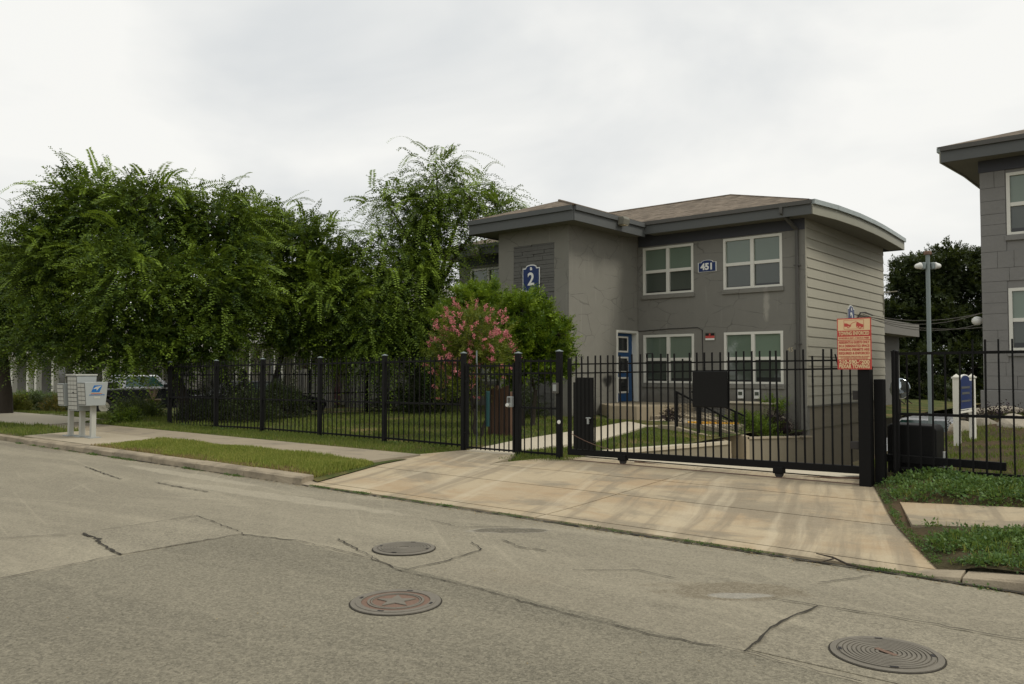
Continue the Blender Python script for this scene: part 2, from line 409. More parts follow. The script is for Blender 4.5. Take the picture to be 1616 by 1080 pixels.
def textmesh(body, size, align='CENTER', depth=.002, bold=0., sx=1.):
    c = bpy.data.curves.new('lettering', 'FONT'); c.body = body; c.size = size; c.align_x = align; c.align_y = 'CENTER'; c.extrude = depth; c.offset = bold; c.space_character = 1.02
    o = bpy.data.objects.new('lettering', c); COL.objects.link(o)
    dg = bpy.context.evaluated_depsgraph_get(); me = bpy.data.meshes.new_from_object(o.evaluated_get(dg))
    bpy.data.objects.remove(o); bpy.data.curves.remove(c)
    if sx != 1.: me.transform(Matrix.Scale(sx, 4, (1, 0, 0)))
    return me
FACE_S = (R(90), 0, 0)            # lettering that faces the street
FACE_E = (R(90), 0, R(90))        # lettering that faces along +X
def letters(name, body, size, pos, mat, parent, rot=FACE_S, bold=0., sx=1.):
    me = textmesh(body, size, bold=bold, sx=sx); me.materials.clear(); me.materials.append(M[mat])
    return put(name, me, parent, Vector(pos) - wloc(parent), rot)
def sm(x, a, b):
    t = np.clip((x - a) / (b - a), 0, 1); return t * t * (3 - 2 * t)
def grid_mesh(name, xs, ys, hf, mat, parent=None):
    X, Y = np.meshgrid(xs, ys); Z = hf(X, Y); nx, ny = len(xs), len(ys)
    v = np.stack([X, Y, Z], -1).reshape(-1, 3)
    i = np.arange(ny - 1)[:, None] * nx + np.arange(nx - 1)[None, :]
    f = np.stack([i, i + 1, i + nx + 1, i + nx], -1).reshape(-1, 4)
    return np_mesh(name, v, f, mat, parent)
def np_mesh(name, v, f, mat, parent=None, tint=None, smooth=False):
    me = bpy.data.meshes.new(name); k = f.shape[1]
    me.vertices.add(len(v)); me.vertices.foreach_set('co', np.ascontiguousarray(v, np.float32).ravel())
    me.loops.add(f.size); me.loops.foreach_set('vertex_index', np.ascontiguousarray(f, np.int32).ravel())
    me.polygons.add(len(f)); me.polygons.foreach_set('loop_start', np.arange(len(f), dtype=np.int32) * k)
    if tint is not None:
        a = me.attributes.new('tint', 'FLOAT', 'FACE'); a.data.foreach_set('value', np.ascontiguousarray(tint, np.float32))
    me.update(calc_edges=True); me.materials.append(M[mat])
    if parent is not None: me.transform(Matrix.Translation(-wloc(parent)))
    return put(name, me, parent)

# ------------------------------------------------------------------ ground levels
def h_left(x, y):
    z = .12 + .03 * sm(y, 7.3, 9.0) + .05 * sm(y, 9.0, 11.1) + .018 * np.clip(y - 11.1, 0, 12)
    z = z - np.clip((-20 - x) * .028, 0, .55) * sm(y, 10.2, 15)
    z = z - .16 * sm(x, -10.6, -8.4) * sm(y, 11.6, 13.6) * (1 - sm(y, 18, 19.5) * 0)
    z = z - .22 * sm(x, -13.2, -12.4) * sm(y, 19.0, 19.6)
    return z
def h_drive(y): return .19 - .1 * np.clip(y - 11.7, 0, 19)
def h_right(x, y):
    return .11 + .20 * sm(y, 7.3, 11.3) + .02 * np.clip(y - 11.3, 0, 12) + .035 * np.clip(x + 3.2, 0, 5) * sm(y, 8, 12) + .25 * sm(y, 17, 20) * sm(x, -3.9, -3.0)
def z_apron(y): return .02 + .165 * sm(y, 6.9, 11.6)

def lin(a, b, n): return np.linspace(a, b, n)
g = grid_mesh('ground', np.concatenate([lin(-900, -70, 12), lin(-60, 60, 13), lin(80, 700, 10)]), np.concatenate([lin(-400, -20, 8), lin(0, 100, 11), lin(140, 1500, 12)]), lambda x, y: 0 * x - 1.9, 'far_ground')
tag(g, 'wide level ground reaching out to the horizon beyond the lots', kind='structure')
rd = part('road', MB().slab([(-160, -14, 0), (60, -14, 0), (60, 7.22, 0), (-160, 7.22, 0)], .3), 'road_worn')
tag(rd, 'worn pale asphalt street with cracks and patches in front of the gate', kind='structure')
def grid_rows(name, ys, xa, xb, u, hf, mat):
    Y = np.repeat(np.array(ys)[:, None], len(u), 1); A = np.array([xa(y) for y in ys])[:, None]; B = np.array([xb(y) for y in ys])[:, None]
    X = A + (B - A) * np.array(u)[None, :]; Z = hf(X, Y); nx, ny = len(u), len(ys)
    i = np.arange(ny - 1)[:, None] * nx + np.arange(nx - 1)[None, :]
    return np_mesh(name, np.stack([X, Y, Z], -1).reshape(-1, 3), np.stack([i, i + 1, i + nx + 1, i + nx], -1).reshape(-1, 4), mat)
def xl(y): return float(np.interp(y, [7.2, 8.0, 9.1, 10.2, 11.5], [-9.85, -10.15, -10.5, -10.55, -8.3]))
def xr(y): return float(np.interp(y, [7.2, 9, 11.5], [-1.55, -2.42, -3.38]))
def xr_np(y): return np.interp(y, [7.2, 9, 11.5], [-1.55, -2.42, -3.38])
def xl_np(y): return np.interp(y, [7.2, 8.0, 9.1, 10.2, 11.5], [-9.85, -10.15, -10.5, -10.55, -8.3])
_hl, _hr = h_left, h_right
def h_left(x, y):
    z = _hl(x, y) - .07 * sm(x, -11.3, -10.9) * (1 - sm(y, 10.75, 11.3)) * sm(y, 9.3, 10.1)
    lim = z_apron(y) + .015 + np.clip(xl_np(y) + .03 - x, 0, 9) * .22
    return np.where(y < 10.0, np.minimum(z, lim), z)
def h_right(x, y):
    z = _hr(x, y) - .10 * sm(y, 8.70, 8.86) * (1 - sm(y, 9.95, 10.12)); lim = z_apron(y) + .012 + np.clip(x - xr_np(y), 0, 9) * .25
    return np.where(y < 11.3, np.minimum(z, lim), z)
ysl = list(lin(7.36, 9.98, 26)) + list(lin(10.04, 24, 60)) + [26, 30, 36, 44, 54, 66, 80, 100, 120]
lw = grid_rows('lawn', ysl, lambda y: -140., lambda y: xl(y) + .02 if y < 10 else -8.3, [0, .3, .5, .6, .7] + list(lin(.78, 1, 90)), h_left, 'turf')
tag(lw, 'grassy front yard between the street and the grey building', kind='structure')
rl = grid_rows('slope', list(lin(7.36, 8.7, 8)) + list(lin(8.8, 10.2, 18)) + list(lin(10.4, 24, 54)) + [26, 30, 36, 44, 54, 66, 80, 100, 120], lambda y: (xr(y) - .02) if y < 11.5 else float(np.interp(y, [11.5, 12.2], [-3.38, -3.88])), lambda y: 70., list(lin(0, .09, 46)) + [.12, .2, .35, .6, 1], h_right, 'turf_dark')
tag(rl, 'weedy rising ground right of the driveway', kind='structure')
rm = grid_mesh('driveway_ramp', lin(-8.35, -3.85, 10), np.concatenate([lin(11.65, 32, 40), lin(34, 80, 8)]), lambda x, y: h_drive(y), 'concrete_light')
tag(rm, 'pale concrete ramp sinking behind the gate', kind='structure')
# older asphalt patches
def patch(name, pts, mat, lift, label):
    o = part(name, MB().slab([(x, y, lift) for x, y in pts], lift + .02), mat, rd)
    o['label'] = label
def jag(p, q, n, amp):
    return [(p[0] + (q[0] - p[0]) * i / n + random.uniform(-amp, amp), p[1] + (q[1] - p[1]) * i / n + random.uniform(-amp, amp)) for i in range(n + 1)]
edge = jag((60, 4.52), (-1.4, 4.55), 20, .015) + jag((-1.4, 4.55), (-6.9, 4.78), 30, .02) + [(-7.45, 4.66), (-7.40, 3.45), (-7.30, 2.4), (-7.1, 1.2), (-7.0, -1), (-7.2, -14)]
patch('resurfaced_patch', [(60, -14)] + edge[:], 'road_chip', .004, 'darker chipped asphalt of the near lane')
patch('resurfaced_patch', [(-7.44, 4.64), (-8.75, 4.86), (-8.72, 3.62), (-7.46, 3.42)], 'road_patch', .005, 'small rectangular repair in the road')
patch('resurfaced_patch', [(-2.06, 4.66), (60, 4.66), (60, 5.9), (-2.06, 5.82)], 'road_patch', .005, 'strip repair round the ringed manhole')
def blob(cx, cy, rx, ry, n=26, j=.16, rot=0):
    o = []
    for k in range(n):
        a = 2 * math.pi * k / n; r = 1 + random.uniform(-j, j)
        u, w = rx * r * math.cos(a), ry * r * math.sin(a)
        o.append((cx + u * math.cos(rot) - w * math.sin(rot), cy + u * math.sin(rot) + w * math.cos(rot)))
    return o
# cracks in the asphalt
def crack(pts, w, z=.0115):
    ps = []
    for a, b in zip(pts[:-1], pts[1:]):
        n = max(2, int(math.hypot(b[0] - a[0], b[1] - a[1]) / .07))
        ps += [(a[0] + (b[0] - a[0]) * i / n, a[1] + (b[1] - a[1]) * i / n) for i in range(n)]
    ps.append(pts[-1]); ps = [(x + random.gauss(0, .007), y + random.gauss(0, .009)) for x, y in ps]
    L_, R_ = [], []
    for i, p in enumerate(ps):
        q = ps[min(i + 1, len(ps) - 1)]; o = ps[max(i - 1, 0)]
        d = Vector((q[0] - o[0], q[1] - o[1])); d = d.normalized() if d.length > 1e-6 else Vector((1, 0)); k = w * random.uniform(.25, 1.0) / 2
        L_.append((p[0] - d.y * k, p[1] + d.x * k, z)); R_.append((p[0] + d.y * k, p[1] - d.x * k, z))
    n = len(ps); part('crack', MB().add(L_ + R_, [(i, i + n, i + n + 1, i + 1) for i in range(n - 1)]), 'crack_dirt', rd)
crack([(-7.32, 2.3), (-7.37, 2.77), (-7.44, 3.41), (-7.45, 4.61), (-6.89, 4.75), (-6.75, 4.80)], .022)
crack([(-9.6, 2.7), (-9.08, 2.97), (-8.72, 3.6), (-8.79, 4.88), (-7.45, 4.66)], .018)
crack([(-8.72, 3.6), (-8.3, 3.58), (-8.1, 3.5), (-7.44, 3.41)], .045)
crack([(-6.75, 4.79), (-6.13, 4.79), (-5.47, 4.74), (-5.08, 4.62), (-4.19, 4.62), (-3.3, 4.53), (-2.68, 4.52), (-2.08, 4.60), (-1.71, 4.57), (-1.4, 4.55)], .014)
crack([(-5.08, 4.6), (-5.03, 5.08), (-5.11, 5.67), (-5.4, 5.82)], .02)
crack([(-6.5, 5.1), (-5.47, 4.74)], .02)
crack([(-2.08, 4.61), (-2.09, 4.77), (-2.13, 5.05), (-2.13, 5.3), (-2.11, 5.63), (-2.08, 5.82)], .024)
crack([(-2.40, 5.80), (-2.08, 5.82), (-1.64, 5.88), (-1.26, 5.88), (-.86, 5.9), (.5, 5.9)], .017)
crack([(-14.8, 6.14), (-13.67, 5.93), (-12.65, 5.77)], .035)
crack([(-11.9, 5.94), (-11.29, 5.92), (-10.4, 5.93)], .035)
crack([(-5.25, 6.1), (-4.9, 5.95), (-4.6, 6.0)], .018)
crack([(-4.0, 5.55), (-3.6, 5.9), (-3.2, 5.86)], .013)
crack([(-2.3, 6.45), (-2.15, 6.75), (-2.05, 6.95)], .014)
crack([(-6.6, 6.4), (-6.0, 6.3), (-5.55, 6.75)], .013)
crack([(-9.75, 7.17), (-6, 7.16), (-1.6, 7.14), (.2, 7.1)], .06)
crack([(-21, 7.16), (-15, 7.15), (-9.8, 7.17)], .05)

# manholes
def manhole(name, label, x, y, r, rings, star=False):
    t = thing(name, label, 'manhole cover', (x, y, .006), 0, 'manhole covers in the street')
    part('dirt_gap', MB().lathe([(r + .010, -.002), (r + .010, .0022), (r - .004, .0022)], n=40, cap=False), 'crack_dirt', t, local=True)
    part('frame', MB().lathe([(r, 0), (r, .008), (r - .035, .010), (r - .035, .002)], n=48, cap=False), 'iron', t, local=True)
    part('cover', MB().lathe([(r - .037, .003), (r - .04, .007), (0.01, .007)], n=48), 'iron_rust' if star else 'iron', t, local=True)
    for (a, b, m, h) in rings:
        part('ring', MB().lathe([(a, .006), (a, h), (b, h), (b, .006)], n=48, cap=False), m, t, local=True)
    if star:
        p = []
        for k in range(10):
            rr = r * (.46 if k % 2 == 0 else .19); an = R(90 + 36 * k) + R(42); p.append((rr * math.cos(an), rr * math.sin(an), .0075))
        part('star', MB().prism(p, (0, 0, .007)), 'iron', t, local=True)
    for k in range(4):
        a = R(25 + 90 * k); c = (r - .055)
        o = part('pick_hole', MB().box(-.022, .022, -.009, .009, .0135, .0152), 'sign_dark', t, local=True)
        o.location = (c * math.cos(a), c * math.sin(a), 0); o.rotation_euler.z = a + R(90)
    return t
def ringset(r0, r1, n, m, fill): 
    st = (r1 - r0) / n; return [(r0 + i * st, r0 + i * st + st * fill, m, .0135) for i in range(n)]
manhole('manhole_cover', 'star emblem manhole cover, rusty between its raised rings', -4.42, 3.98, .32, [(.245, .285, 'iron', .0135), (.185, .202, 'iron', .0135), (.168, .177, 'iron', .0125)], True)
manhole('manhole_cover', 'pale ringed manhole cover inside the cracked square of road', -5.69, 5.22, .285, ringset(.05, .245, 7, 'iron', .62))
t3 = manhole('manhole_cover', 'ringed manhole cover with a rusty middle, nearest the right kerb', -1.43, 5.09, .305, ringset(.04, .265, 9, 'iron', .66))
part('rust_plate', MB().box(-.07, .07, -.016, .016, .0138, .016), 'iron_rust', t3, local=True).rotation_euler.z = R(-25)

# kerbs, drive apron and pavements
kb = part('kerb', MB().slab([(-24.2, 7.19, .10), (-20.5, 7.19, .10), (-20.5, 7.37, .115), (-24.2, 7.37, .115)], .2), 'kerb_concrete')
tag(kb, 'weathered concrete kerb along the street edge', kind='structure')
def kerb_seg(x0, x1, h0=.125, h1=.125):
    n = 4; v, f = [], []
    prof = lambda h: [(7.14, -.05), (7.17, h * .75), (7.20, h - .012), (7.25, h), (7.38, h + .004), (7.38, -.05)]
    for x, h in ((x0 + .008, h0), (x1 - .008, h1)): v += [(x, y + random.uniform(-.010, .010), z + (random.uniform(-.006, .006) if z > .01 else 0)) for y, z in prof(h)]
    f = [(i, (i + 1) % 6, (i + 1) % 6 + 6, i + 6) for i in range(6)] + [(5, 4, 3, 2, 1, 0), (6, 7, 8, 9, 10, 11)]
    part('kerb_segment', MB().add(v, [tuple(reversed(q)) for q in f]), 'kerb_concrete', kb, bevel=.006)
x = -20.5
while x < -11.4:
    kerb_seg(x, x + 1.5); x += 1.5
kerb_seg(x, -10.7, .125, .12); kerb_seg(-10.7, -9.85, .12, .025)
kerb_seg(-1.85, -1.45, .015, .06); kerb_seg(-1.45, -.95, .06, .1)
for i in range(6): kerb_seg(-.95 + i * 1.6, .65 + i * 1.6)
for i in range(12): kerb_seg(-24.3 - 3 * (i + 1), -24.3 - 3 * i)
# apron slabs
dw = part('driveway', MB().box(-8.25, -3.4, 11.50, 11.63, .05, .176), 'concrete')
tag(dw, 'stained tan concrete driveway sloping from the gate to the street', kind='structure')
def apron(name, pts, mat='drive_concrete', lift=0.):
    n = len(pts); vs_ = []
    for (x_, y_) in pts: vs_.append((x_, y_, z_apron(y_) + lift))
    return part(name, MB().slab(vs_, .15), mat, dw)
rows = [7.2, 7.42, 8.9, 10.02, 11.49]
for a, b in zip(rows[:-1], rows[1:]):
    for (x0, x1) in ((None, -5.72), (-5.72, None)):
        gp = .012
        ys_ = list(lin(a + gp, b - gp, 5))
        left = [(xl(y_) if x0 is None else x0 + gp, y_) for y_ in ys_]; right = [(xr(y_) if x1 is None else x1 - gp, y_) for y_ in ys_]
        if a > 10 and x0 is None: left = [(-8.9 + (y_ - 10.02) * .35, y_) for y_ in ys_]
        v, f = [], []
        for (p, q) in zip(left, right):
            v += [(p[0], p[1], z_apron(p[1])), (q[0], q[1], z_apron(q[1]))]
        n5 = len(left)
        v += [(u[0], u[1], u[2] - .15) for u in v]
        m = 2 * n5
        f = [(2 * i, 2 * i + 1, 2 * i + 3, 2 * i + 2) for i in range(n5 - 1)] + [(0, m, m + 1, 1), (2 * n5 - 2, 2 * n5 - 1, m + 2 * n5 - 1, m + 2 * n5 - 2)]
        f += [(2 * i, 2 * i + 2, m + 2 * i + 2, m + 2 * i) for i in range(n5 - 1)] + [(2 * i + 3, 2 * i + 1, m + 2 * i + 1, m + 2 * i + 3) for i in range(n5 - 1)]
        part('slab', MB().add(v, f), 'drive_concrete', dw)
part('slab', MB().slab([(-10.55, 9.45, z_apron(9.45) - .006), (-8.9, 10.03, z_apron(10.0) - .006), (-8.95, 10.6, .183), (-9.2, 11.1, .192), (-10.46, 11.1, .192), (-10.75, 10.2, .165)], .15), 'drive_concrete', dw)
part('gate_track', MB().box(-8.3, -3.4, 11.06, 11.10, .14, .188), 'iron_rust', dw)
# left pavement
sw = part('sidewalk', MB().slab([(-24.6, 8.95, .165), (-22.6, 8.95, .165), (-22.6, 10.1, .185), (-24.6, 10.1, .185)], .1), 'walk_concrete')
tag(sw, 'mottled concrete pavement between verge and fence', kind='structure')
x = -22.59
while x < -10.6:
    x1 = min(x + 1.5, -10.58)
    part('slab', MB().slab([(x + .006, 8.95, .162), (x1 - .006, 8.95, .162), (x1 - .006, 10.1, .182), (x + .006, 10.1, .182)], .1), 'walk_concrete', sw); x += 1.5
pad = part('mailbox_pad', MB().slab([(-21.2, 7.40, .135), (-17.3, 7.40, .135), (-17.6, 8.94, .162), (-21.6, 8.94, .162)], .12), 'concrete')
tag(pad, 'pale concrete pad under the mailboxes', kind='structure')
nd = grid_rows('neighbour_drive', list(lin(8.75, 11.1, 10)), lambda y: -46., lambda y: -24.62 - max(0, y - 10.1) * 1.1, list(lin(0, 1, 26)), lambda x, y: h_left(x, y) + .022, 'concrete_light')
tag(nd, 'pale concrete drive of the house at far left', kind='structure')
ns = grid_rows('neighbour_path', list(lin(11.2, 16.2, 14)), lambda y: -30.4 + (y - 11.2) * 1.22, lambda y: -29.7 + (y - 11.2) * 1.22, [0, .5, 1], lambda x, y: h_left(x, y) + .03, 'concrete_light')
tag(ns, 'thin pale path beyond the mailboxes', kind='structure')
# right pavement
rs = part('sidewalk', MB().slab([(-1.28, 8.85, .20), (.2, 8.85, .20), (.2, 9.95, .245), (-1.28, 9.95, .245)], .1), 'drive_concrete')
tag(rs, 'tan concrete pavement right of the driveway', kind='structure')
for (a, b, c, d) in ((-2.22, -1.3, -2.62, -1.3), (.22, 1.7, .22, 1.7), (1.72, 3.2, 1.72, 3.2), (3.22, 8, 3.22, 8)):
    part('slab', MB().slab([(a, 8.85, .125 if a < -2 else .200), (b, 8.85, .200), (d, 9.95, .245), (c, 9.95, .175 if a < -2 else .245)], .1), 'drive_concrete', rs)
# garden path from the small gate to the steps
def gz(x_, y_): return float(h_left(np.array(x_), np.array(y_)))
gp_ = [((-10.35, 11.0), (-9.2, 11.0)), ((-10.6, 12.8), (-9.45, 12.3)), ((-10.8, 14.6), (-9.55, 14.0)), ((-11.0, 16.3), (-9.9, 15.8)), ((-11.3, 18.1), (-10.3, 17.35)), ((-11.4, 19.9), (-9.9, 18.4))]
gpath = part('garden_path', MB().slab([(-11.4, 18.6, .27), (-9.85, 17.42, .25), (-9.85, 18.34, .25), (-11.0, 20.3, .27)], .2), 'concrete_light')
tag(gpath, 'pale concrete garden path behind the fence', kind='structure')
for (a, b), (c, d) in zip(gp_[:-1], gp_[1:]):
    part('slab', MB().slab([(*b, gz(*b) + .035), (*d, gz(*d) + .035), (*c, gz(*c) + .035), (*a, gz(*a) + .035)], .1), 'concrete_light', gpath)

# ------------------------------------------------------------------ buildings
def wall_s(name, parent, mat, x0, x1, z0, z1, T, op=(), thick=.2, axis='x'):
    """Wall facing -Y (or +X when axis='y', then x0..x1 run along Y and T is X) with real openings."""
    xs = sorted({x0, x1} | {v for o in op for v in o[:2]}); zs = sorted({z0, z1} | {v for o in op for v in o[2:]})
    m = MB(); P = (lambda u, d, z: (u, T + d, z)) if axis == 'x' else (lambda u, d, z: (T - d, u, z))
    for a, b in zip(xs[:-1], xs[1:]):
        for c, d in zip(zs[:-1], zs[1:]):
            cx, cz = (a + b) / 2, (c + d) / 2
            if any(o[0] < cx < o[1] and o[2] < cz < o[3] for o in op): continue
            m.poly([P(a, 0, c), P(b, 0, c), P(b, 0, d), P(a, 0, d)])
    for (a, b, c, d) in op:
        for q in (((a, c), (a, d)), ((a, d), (b, d)), ((b, d), (b, c)), ((b, c), (a, c))):
            (u0, w0), (u1, w1) = q
            m.poly([P(u0, 0, w0), P(u1, 0, w1), P(u1, thick, w1), P(u0, thick, w0)])
    m.poly([P(x0, thick, z0), P(x0, thick, z1), P(x1, thick, z1), P(x1, thick, z0)])
    for (u, w) in (((x0, z0), (x0, z1)), ((x1, z1), (x1, z0)), ((x0, z1), (x1, z1)), ((x1, z0), (x0, z0))):
        m.poly([P(u[0], 0, u[1]), P(w[0], 0, w[1]), P(w[0], thick, w[1]), P(u[0], thick, u[1])])
    return part(name, m, mat, parent)
def window(bld, x0, x1, z0, z1, T, sill_mat='stucco_wall', lab=None):
    fw, mw = .075, .105; xm = (x0 + x1) / 2; zm = (z0 + z1) / 2 - .02; y0, y1 = T - .018, T + .07
    m = MB().box(x0, x0 + fw, y0, y1, z0, z1).box(x1 - fw, x1, y0, y1, z0, z1).box(xm - mw / 2, xm + mw / 2, y0, y1, z0 + .06, z1 - fw)
    m.box(x0 + fw, x1 - fw, y0, y1, z1 - fw, z1).box(x0 + fw, x1 - fw, y0, y1, z0, z0 + .06)
    for a, b in ((x0 + fw, xm - mw / 2), (xm + mw / 2, x1 - fw)): m.box(a, b, y0 + .015, y1, zm - .045, zm + .045)
    w = part('window', m, 'window_white', bld)
    for a, b in ((x0 + fw, xm - mw / 2), (xm + mw / 2, x1 - fw)):
        part('pane', MB().box(a, b, T + .045, T + .055, zm + .045, z1 - fw), 'pane_green', w)
        part('pane', MB().box(a, b, T + .060, T + .068, z0 + .06, zm - .045), 'pane_screen', w)
        h = random.uniform(.02, .16)
        part('blind_gap', MB().box(a + .02, b - .02, T + .052, T + .0575, z0 + .06, z0 + .06 + h), 'dark_glass', w)
    part('sill', MB().box(x0 - .04, x1 + .04, T - .06, T + .02, z0 - .14, z0 - .012), sill_mat, w, bevel=.012)
    return w
def sphere(m, c, rx, ry, rz, n=10, k=6):
    prof = []
    for i in range(k + 1):
        a = -math.pi / 2 + math.pi * i / k; prof.append((math.cos(a), math.sin(a)))
    vs_, fs = [], []
    for r, h in prof:
        for q in range(n):
            an = 2 * math.pi * q / n; vs_.append((c[0] + rx * r * math.cos(an), c[1] + ry * r * math.sin(an), c[2] + rz * h))
    for i in range(k):
        for q in range(n): fs.append((i * n + q, i * n + (q + 1) % n, (i + 1) * n + (q + 1) % n, (i + 1) * n + q))
    return m.add(vs_, fs)

T0, TT, XC, XT, XW = 22.6, 18.85, -8.31, -13.70, -16.35
bd = thing('apartment_building', 'two storey grey stucco apartment building with brown hipped roof and blue door', 'building', (-13.7, 22.6, .3))
W_L = [(-13.50, -11.73, 1.29, 2.80), (-10.75, -8.96, 1.29, 2.80), (-13.50, -11.73, 4.07, 5.57), (-10.75, -8.96, 4.07, 5.58)]
wall_s('wall', bd, 'stucco_wall', -13.695, XC, -1.6, 6.0, T0, W_L)
WW = [(-21.0, -19.2, 4.07, 5.5), (-21.0, -19.2, 1.29, 2.8), (-18.6, -16.9, 4.07, 5.5)]
wall_s('wall', bd, 'stucco_wall', -21.6, -16.36, -.6, 6.0, T0, WW)
for w in W_L: window(bd, *w, T0)
for w in WW: window(bd, *w, T0)
# stair tower
wall_s('tower_wall', bd, 'stucco_tower', XW, XT - .002, -.2, 5.97, TT, [(-15.75, -14.22, .3, 5.40)], .06)
DO = (21.38, 22.52, .70, 2.86)
wall_s('tower_wall', bd, 'stucco_tower', TT + .001, 22.598, -.4, 5.97, XT, [DO], .19, axis='y')
wall_s('tower_wall', bd, 'stucco_tower', TT + .062, 22.59, -.4, 5.97, XW + .2, [], .19, axis='y')
part('stone_backing', MB().box(-15.76, -14.21, TT + .06, TT + .1, .2, 5.45), 'dark_stone', bd)
z = .3
while z < 5.38:
    h = min(random.choice((.07, .09, .11, .13)), 5.40 - z); x = -15.75
    while x < -14.23:
        w = min(random.uniform(.22, .62), -14.22 - x)
        if -14.22 - x - w < .1: w = -14.22 - x
        p = random.uniform(.0, .035)
        part('stone', MB().box(x + .004, x + w - .004, TT + .02 - p, TT + .065, z + .004, z + h - .004), 'dark_stone', bd); x += w
    z += h
# blue door in the tower's side
a, b, c, d = DO
dx = XT - .175
part('door_frame', MB().box(dx, XT + .004, b - .012, b - .001, c, d).box(dx, XT + .004, a + .001, a + .012, c, d).box(dx, XT + .004, a + .012, b - .012, d - .012, d - .001)
     .box(XT + .001, XT + .02, b, b + .07, c, d + .07).box(XT + .001, XT + .02, a - .07, a, c, d + .07).box(XT + .001, XT + .02, a, b, d, d + .07), 'window_white', bd)
door = part('door', MB().box(dx - .05, dx, a + .013, b - .013, c + .01, d - .013), 'door_blue', bd)
for k in range(3):
    z0 = c + .32 + k * .64
    part('door_light', MB().box(dx + .001, dx + .012, a + .30, b - .32, z0, z0 + .40), 'dark_glass', door)
    part('light_frame', MB().box(dx + .001, dx + .025, a + .25, a + .30, z0 - .05, z0 + .45).box(dx + .001, dx + .025, b - .32, b - .27, z0 - .05, z0 + .45)
         .box(dx + .001, dx + .025, a + .30, b - .32, z0 - .05, z0).box(dx + .001, dx + .025, a + .30, b - .32, z0 + .40, z0 + .45), 'white_paint', door)
part('handle', MB().box(dx + .001, dx + .06, a + .09, a + .14, c + .95, c + 1.15), 'iron_dark', door)
# east side: lapped siding over tan stucco
part('end_wall', MB().box(XC - .18, XC - .03, T0 + .21, 29.95, -2.2, 6.0), 'stucco_tan', bd)
part('end_plinth', MB().box(XC - .025, XC - .012, T0 + .09, 29.94, -2.2, .66), 'stucco_tan', bd)
part('drip_board', MB().box(XC - .02, XC + .035, T0 + .09, 29.97, .655, .70), 'soffit_grey', bd)
part('corner_board', MB().box(XC - .02, XC + .012, T0 + .002, T0 + .09, .7, 5.95), 'siding_beige', bd)
z = .70; ex = .276; kk = 0
while z < 5.95:
    z1 = min(z + ex + .01, 5.96); cuts = [T0 + .09, T0 + .09 + random.uniform(1.4, 3.2), T0 + .09 + random.uniform(4.4, 6.2), 29.96]
    for p, q in zip(cuts[:-1], cuts[1:]):
        m = MB().prism([(XC - .02, p + .003, z), (XC + .026, p + .003, z), (XC + .002, p + .003, z1), (XC - .02, p + .003, z1)], (0, q - p - .006, 0))
        part('siding_board', m, 'siding_beige', bd)
    z += ex
part('end_wall', MB().box(-21.6, XC - .2, 29.7, 29.9, -2.2, 6.0), 'stucco_wall', bd)
part('end_wall', MB().box(-21.6, -21.4, 22.81, 29.69, -1, 6.0), 'stucco_wall', bd)
# dark blue-grey frieze under the eaves
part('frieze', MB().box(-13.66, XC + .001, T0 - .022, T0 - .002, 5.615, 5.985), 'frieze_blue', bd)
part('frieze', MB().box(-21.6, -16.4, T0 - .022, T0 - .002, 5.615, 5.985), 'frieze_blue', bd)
# eaves
ZE, ZF = 6.28, 5.90
bow = [(-7.90, 22.0), (-7.70, 23.3), (-7.60, 24.9), (-7.60, 26.4), (-7.63, 27.4), (-7.72, 29.0), (-7.83, 30.7)]
sof = MB().poly([(-13.05, 22.0, ZF + .03), (-7.9, 22.0, ZF + .03), (-7.9, 22.62, ZF + .03), (-13.05, 22.62, ZF + .03)])
sof.poly([(x_, y_, ZF + .031) for x_, y_ in bow] + [(XC, 30.7, ZF + .031), (XC, 22.0, ZF + .031)])
sof.poly([(-17.0, 18.25, ZF - .04), (-13.1, 18.25, ZF - .04), (-13.1, 22.0, ZF - .04), (-17.0, 22.0, ZF - .04)])
sof.poly([(-22.0, 22.0, ZF + .03), (-17.0, 22.0, ZF + .03), (-17.0, 22.62, ZF + .03), (-22.0, 22.62, ZF + .03)])
sof.poly([(-22.0, 22.0, ZF + .029), (-21.55, 22.0, ZF + .029), (-21.55, 30.7, ZF + .029), (-22.0, 30.7, ZF + .029)])
part('soffit', sof, 'soffit_grey', bd)
def fascia(pts, mat, z0, z1, gmat, gz0, gz1, outw):
    """boards along a polyline; outw: +1 when the outside is right of the direction of travel"""
    m, gm = MB(), MB()
    for p, q in zip(pts[:-1], pts[1:]):
        d = Vector((q[0] - p[0], q[1] - p[1])).normalized(); n_ = Vector((d.y, -d.x)) * outw
        for (mm, t_, a_, b_) in ((m, .035, z0, z1), (gm, .095, gz0, gz1)):
            A = (p[0] - d.x * 0, p[1]); B = (q[0], q[1])
            o_ = [(A[0], A[1], a_), (B[0], B[1], a_), (B[0] + n_.x * t_, B[1] + n_.y * t_, a_), (A[0] + n_.x * t_, A[1] + n_.y * t_, a_)]
            mm.prism(o_, (0, 0, b_ - a_))
    part('fascia', m, mat, bd); part('gutter', gm, gmat, bd)
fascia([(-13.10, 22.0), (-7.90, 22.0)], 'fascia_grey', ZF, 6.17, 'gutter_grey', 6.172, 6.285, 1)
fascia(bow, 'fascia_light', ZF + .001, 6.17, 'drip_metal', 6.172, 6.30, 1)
fascia([(-17.0, 18.25), (-13.1, 18.25)], 'fascia_grey', ZF - .08, 6.10, 'fascia_grey', 6.102, 6.235, 1)
fascia([(-13.1, 18.25), (-13.1, 22.0)], 'fascia_grey', ZF - .08, 6.10, 'fascia_grey', 6.102, 6.235, 1)
fascia([(-17.0, 22.0), (-17.0, 18.25)], 'fascia_grey', ZF - .08, 6.10, 'fascia_grey', 6.102, 6.235, 1)
